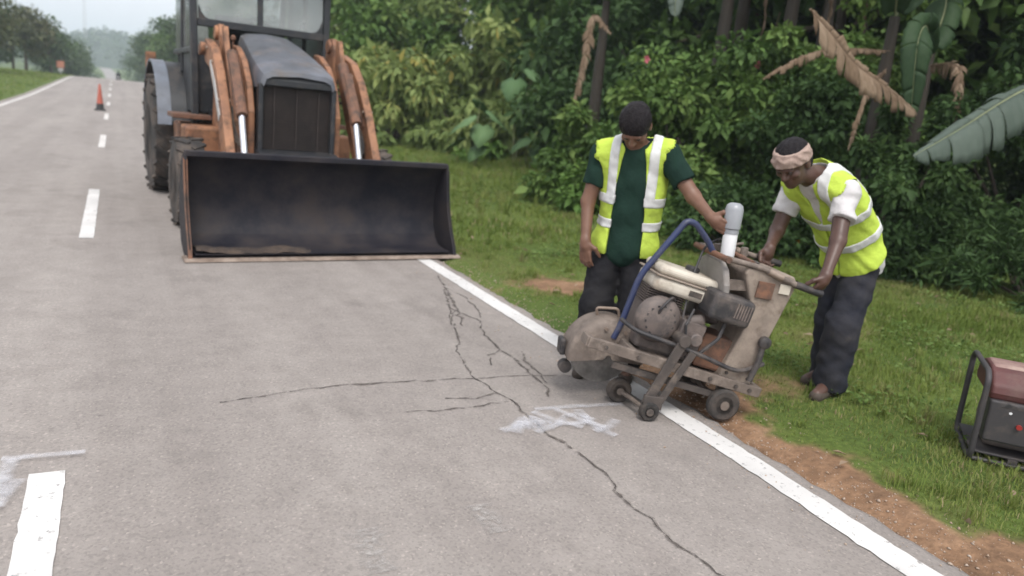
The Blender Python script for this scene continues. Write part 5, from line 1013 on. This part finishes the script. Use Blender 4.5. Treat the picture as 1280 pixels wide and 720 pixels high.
P1 = dict(J=dict(pelvis=(2.565, 3.54, .765), belly=(2.568, 3.53, .95), chest=(2.56, 3.515, 1.135), neck=(2.53, 3.49, 1.325), head=(2.452, 3.425, 1.425),
  shL=(2.41, 3.63, 1.255), shR=(2.655, 3.385, 1.285), elL=(2.362, 3.655, .985), wrL=(2.327, 3.58, .775), elR=(2.745, 3.225, 1.085), wrR=(2.725, 3.045, 1.005),
  hipL=(2.50, 3.61, .72), hipR=(2.625, 3.48, .72), knL=(2.425, 3.54, .40), knR=(2.60, 3.42, .41), anL=(2.43, 3.60, .075), anR=(2.63, 3.47, .075)),
  lat=(.72, -.69, 0), front=(-.69, -.72, 0), axis=(-.03, -.03, 1), hu=(-.57, -.59, .56), hf=(-.38, -.40, -.84), skin=SKIN1, shirt=GREEN, trousers=BLKTR, wr=.0055, seed=1, hem=.12, sleeve=.66, bag=.020, cuff=.055,
  toe={'L': (-.11, -.12), 'R': (-.08, -.13)}, vestlen=.42, gap=([-.5, -.2, .0, .1, .2], [.098, .090, .078, .066, .045]), gapc=.0, bands=(-.11, -.245), vs=.108, hairline=(-.0, .062),
  handL=dict(d=(.02, -.12, -1), pn=(.75, .3, 0), side=(-.1, -1, 0), curl=[14, 20, 16]), handR=dict(d=(.15, -.75, -.35), pn=(.95, .2, .05), side=(.1, 0, 1), curl=[34, 40, 34]))
person('man in dark green shirt and open fluorescent vest looking down beside the saw', (2.53, 3.53, gw1), P1)
P2 = dict(J=dict(pelvis=(3.775, 2.975, .80), belly=(3.66, 2.97, .96), chest=(3.505, 2.965, 1.115), neck=(3.295, 2.950, 1.275), head=(3.115, 2.935, 1.318),
  shL=(3.385, 2.795, 1.195), shR=(3.37, 3.12, 1.165), elL=(3.262, 2.685, .955), wrL=(3.150, 2.625, .790), elR=(3.30, 3.135, .92), wrR=(3.175, 3.045, .845),
  hipL=(3.765, 2.90, .76), hipR=(3.79, 3.06, .76), knL=(3.65, 2.865, .43), knR=(3.78, 3.05, .43), anL=(3.655, 2.88, .085), anR=(3.83, 3.05, .085)),
  lat=(-.08, .99, -.06), front=(-.68, -.20, -.70), axis=(-.70, 0, .71), hipA=((-.05, .99, 0), (-.95, -.05, -.25), (-.25, 0, .95)), hu=(-.62, -.12, .77), hf=(-.70, -.20, -.68), skin=SKIN2, shirt=TEE, trousers=NAVY, wr=.006, seed=4, hem=.16, sleeve=.58, bag=.022, cuff=.05,
  toe={'L': (-.15, -.05), 'R': (-.16, 0)}, vestlen=.40, gap=([-.5, -.05, .06, .2], [.004, .004, .02, .055]), bands=(-.06, -.235), vs=.105, vsides=(-1,), hairline=(.04, .04), band=True,
  handL=dict(d=(-.25, .10, -1), pn=(-.15, .95, 0), side=(-1, -.2, -.2), curl=[40, 55, 40], L=.075), handR=dict(d=(-.30, .03, -1), pn=(-.1, -.95, 0), side=(-1, 0, -.2), curl=[40, 55, 40], L=.075))
person('man with beige headcloth and fluorescent vest bending over the handles of the saw', (3.72, 2.97, float(ground_z(3.72, 2.97))), P2)
# rider on the far motorcycle
rd = thing('person', 'rider in dark clothes on the far motorcycle', 'person', (.45, 113.05, mz)); S_ = SDF((-.6, -.7, 0), (.6, .7, 1.8), .03)
S_.ell((0, .05, 1.12), (.20, .15, .32), None, .08); S_.ell((0, .0, 1.56), (.09, .10, .13), None, .03); S_.cone((0, 0, 1.4), (0, 0, 1.5), .06, .06, .03)
for s in (-1, 1): S_.chain([(s*.19, .03, 1.32), (s*.30, -.12, 1.10), (s*.28, -.38, 1.05)], [.06, .05, .04], .03); S_.chain([(s*.1, .12, .88), (s*.22, -.25, .78), (s*.2, -.1, .36)], [.1, .08, .06], .03)
S_.mesh('body', BLKTR, rd)
# ================================================================== GRASS
g = np.random.default_rng(99)
GRASS = leafmat('grass_blade', [(0, (.12, .175, .038)), (.45, (.200, .250, .062)), (.75, (.255, .255, .10)), (.9, (.27, .24, .12)), (1, (.34, .28, .16))], trans=.4, rough=.65, spec=.2)
def blades(n, x0, x1, y0, y1, hgt, wd, side=1, name='grass', thin=1.0, label=None):
    x = g.uniform(x0, x1, n); y = g.uniform(y0, y1, n); e = right_edge(y)+.0 if side > 0 else -3.5
    d = (x-e) if side > 0 else (e-x); den = np.clip(d/.28-.35+hnoise(x, y, 6, 61)*.45, 0, 1)*(1-dirt_amount(x, y)*1.02)*np.clip(.62+.45*hnoise(x, y, 2.4, 62), .15, 1)
    k = g.random(n) < den*thin; x = x[k]; y = y[k]; n = len(x); z = ground_z(x, y)-.004
    tall = np.clip(.75+.5*hnoise(x, y, 1.7, 63)+.35*hnoise(x, y, 7, 64), .3, 2)*np.clip(.55+(x-right_edge(y))*.16, .5, 1.7) if side > 0 else np.clip(.8+.4*hnoise(x, y, .4, 63), .4, 2)
    H_ = hgt*tall*(.5+.9*g.random(n)); a = g.random(n)*6.283; ln = .25+.9*g.random(n)**1.5; W = wd*(.6+.8*g.random(n))
    base = np.stack([x, y, z], 1); dr = np.stack([np.cos(a), np.sin(a), 0*a], 1); sd = np.stack([-np.sin(a), np.cos(a), 0*a], 1); up = np.array([0, 0, 1.])
    midp = base+up*(H_*.6)[:, None]+dr*(H_*ln*.25)[:, None]; tip = base+up*(H_*(1-.25*ln))[:, None]+dr*(H_*ln*.8)[:, None]
    V = np.stack([base-sd*W[:, None]*.5, base+sd*W[:, None]*.5, midp+sd*W[:, None]*.38, midp-sd*W[:, None]*.38, tip], 1).reshape(-1, 3); q = np.arange(0, n*5, 5)
    F = np.concatenate([np.stack([q, q+1, q+2], 1), np.stack([q, q+2, q+3], 1), np.stack([q+3, q+2, q+4], 1)])
    dry = np.clip(dirt_amount(x+.06, y)*1.5+np.clip((4.3-x)/1.8, 0, .75)*np.clip(7.5-y, 0, 1), 0, 1) if side > 0 else 0*x
    t = np.clip(.30+.26*hnoise(x, y, 1.1, 65)+.38*(g.random(n)-.5)+.38*dry, 0, 1); t = np.where(g.random(n) < .05, 1, t)
    return tag(mesh_np(name, V, F, GRASS, None, attr={'tint': ('FACE', np.concatenate([t, t, t]))}), label, 'grass', kind='stuff')
blades(220000, 2.7, 8.2, .7, 7.5, .055, .0052, label='green and brownish verge grass round the saw and generator')
blades(120000, 2.7, 11.5, 7.5, 28, .085, .013, label='bright green verge grass beyond the men')
blades(45000, -26, -3.4, 22, 95, .11, .05, side=-1, label='mown grass of the left field')
blades(22000, 2.7, 9, 28, 80, .12, .045, label='grass beside the road behind the loader')
# taller tufts standing out of the short grass
def tufts(n, x0, x1, y0, y1, hgt, label):
    global g
    cx = g.uniform(x0, x1, n); cy = g.uniform(y0, y1, n); k = (dirt_amount(cx, cy) < .5)&(cx > right_edge(cy)+.3); cx = cx[k]; cy = cy[k]; m = 26; N_ = len(cx)*m
    x = np.repeat(cx, m)+g.normal(size=N_)*.022; y = np.repeat(cy, m)+g.normal(size=N_)*.022; s = np.repeat(.5+.8*g.random(len(cx)), m); a = g.random(N_)*6.283; ln = .2+.6*g.random(N_); H_ = hgt*s*(.5+.7*g.random(N_)); W = .0055*(.7+.6*g.random(N_))
    base = np.stack([x, y, ground_z(x, y)-.005], 1); dr = np.stack([np.cos(a), np.sin(a), 0*a], 1); sd = np.stack([-np.sin(a), np.cos(a), 0*a], 1); up = np.array([0, 0, 1.])
    midp = base+up*(H_*.6)[:, None]+dr*(H_*ln*.25)[:, None]; tip = base+up*(H_*(1-.3*ln))[:, None]+dr*(H_*ln*.9)[:, None]
    V = np.stack([base-sd*W[:, None]*.5, base+sd*W[:, None]*.5, midp+sd*W[:, None]*.4, midp-sd*W[:, None]*.4, tip], 1).reshape(-1, 3); q = np.arange(0, N_*5, 5)
    F = np.concatenate([np.stack([q, q+1, q+2], 1), np.stack([q, q+2, q+3], 1), np.stack([q+3, q+2, q+4], 1)]); t = np.clip(np.repeat(g.random(len(cx))*.8, m)+g.normal(size=N_)*.12, 0, 1)
    tag(mesh_np('grass', V, F, GRASS, None, attr={'tint': ('FACE', np.concatenate([t, t, t]))}), label, 'grass', kind='stuff')
tufts(420, 2.9, 8.0, 1.0, 7.5, .095, 'taller tufts scattered in the near verge grass')
tufts(500, 3.2, 10.0, 7.5, 20, .20, 'taller tufts in the far verge grass')
n = 240; x = g.uniform(2.75, 7.6, n); y = g.uniform(1.0, 8.5, n); C = np.stack([x, y, ground_z(x, y)+.02+.03*g.random(n)], 1); Dd = g.normal(size=(n, 3)); Dd[:, 2] *= .2; LL = .06*(.5+.9*g.random(n))
tag(leaf_mesh('leaf_litter', C, Dd, np.array([0, 0, 1.])+g.normal(size=(n, 3))*.3, LL, LL*.45, BAN_DRY, None, g.random(n)), 'small dry brown leaves lying in the verge grass', 'leaf litter', kind='stuff')
# broad-leaved ground cover between the blades
WEED = leafmat('weed_leaf', [(0, (.075, .13, .03)), (.6, (.13, .20, .05)), (1, (.20, .26, .09))], trans=.3)
def cover(n, x0, x1, y0, y1, L, label, seed, thr):
    x = g.uniform(x0, x1, n); y = g.uniform(y0, y1, n); k = (g.random(n) < np.clip(.10+.5*(hnoise(x, y, 2.1, seed)-thr)+.3*hnoise(x, y, 7, seed+3), .02, .8))*(dirt_amount(x, y) < .15)*(x > right_edge(y)+.25+.25*hnoise(x, y, 3, 8)); x = x[k > 0]; y = y[k > 0]; n = len(x)
    C = np.stack([x, y, ground_z(x, y)+.012+.05*g.random(n)], 1); Dd = g.normal(size=(n, 3)); Dd[:, 2] = .25; N = np.array([0, 0, 1.])+g.normal(size=(n, 3))*.35
    LL = L*(.5+.8*g.random(n)); tag(leaf_mesh('ground_cover', C, Dd, N, LL, LL*.62, WEED, None, g.random(n)*.9), label, 'ground cover', kind='stuff')
cover(60000, 3.6, 8.0, 1.2, 7.2, .032, 'small broad leaved weeds in the grass near the generator and men', 71, .05)
cover(26000, 4.5, 10.5, 7.2, 26, .06, 'broad leaved weeds in the far verge', 72, .15)
# loose crumbs of soil and stone on the sandy strip and road edge
n = 3800; y = g.uniform(.8, 6.8, n); x = 2.66+np.abs(g.normal(size=n))*.16; x = np.where(g.random(n) < .15, 2.62-g.random(n)*.5*g.random(n), x); s = .0028*np.exp(g.normal(size=n)*.55); s = np.minimum(s, .0085)
octa = np.array([(1,0,0),(-1,0,0),(0,1,0),(0,-1,0),(0,0,.8),(0,0,-.6)]); fo = np.array([(0,2,4),(2,1,4),(1,3,4),(3,0,4),(2,0,5),(1,2,5),(3,1,5),(0,3,5)])
V = np.stack([x, y, np.maximum(ground_z(x, y), np.where(x < 2.68, road_z(x, y), -9))+s*.3], 1)[:, None, :]+(octa[None]*(1+.35*g.normal(size=(n, 6, 1))))*s[:, None, None]
GRIT = mk('sandy_grit', (.30, .20, .13), .95, var=(.42, .36, .31), vscale=30)
tag(mesh_np('grit', V.reshape(-1, 3), (fo[None]+6*np.arange(n)[:, None, None]).reshape(-1, 3), GRIT), 'loose sandy grit along the broken edge of the road', 'grit', kind='stuff')
# ================================================================== HAZE
hz = MB(); hz.box((-100, 500, 28), (2000, 1800, 76)); hz.v = [tuple(v) for v in hz.v]
hm = bpy.data.materials.new('haze'); hm.use_nodes = True; nt = hm.node_tree; nt.nodes.remove(nt.nodes['Principled BSDF'])
pv = nt.nodes.new('ShaderNodeVolumePrincipled'); pv.inputs['Color'].default_value = (.82, .91, 1, 1); pv.inputs['Density'].default_value = .0008; pv.inputs['Anisotropy'].default_value = .1
nt.links.new(pv.outputs[0], nt.nodes['Material Output'].inputs['Volume'])
ho = hz.build('haze', hm, None); ho['kind'] = 'stuff'
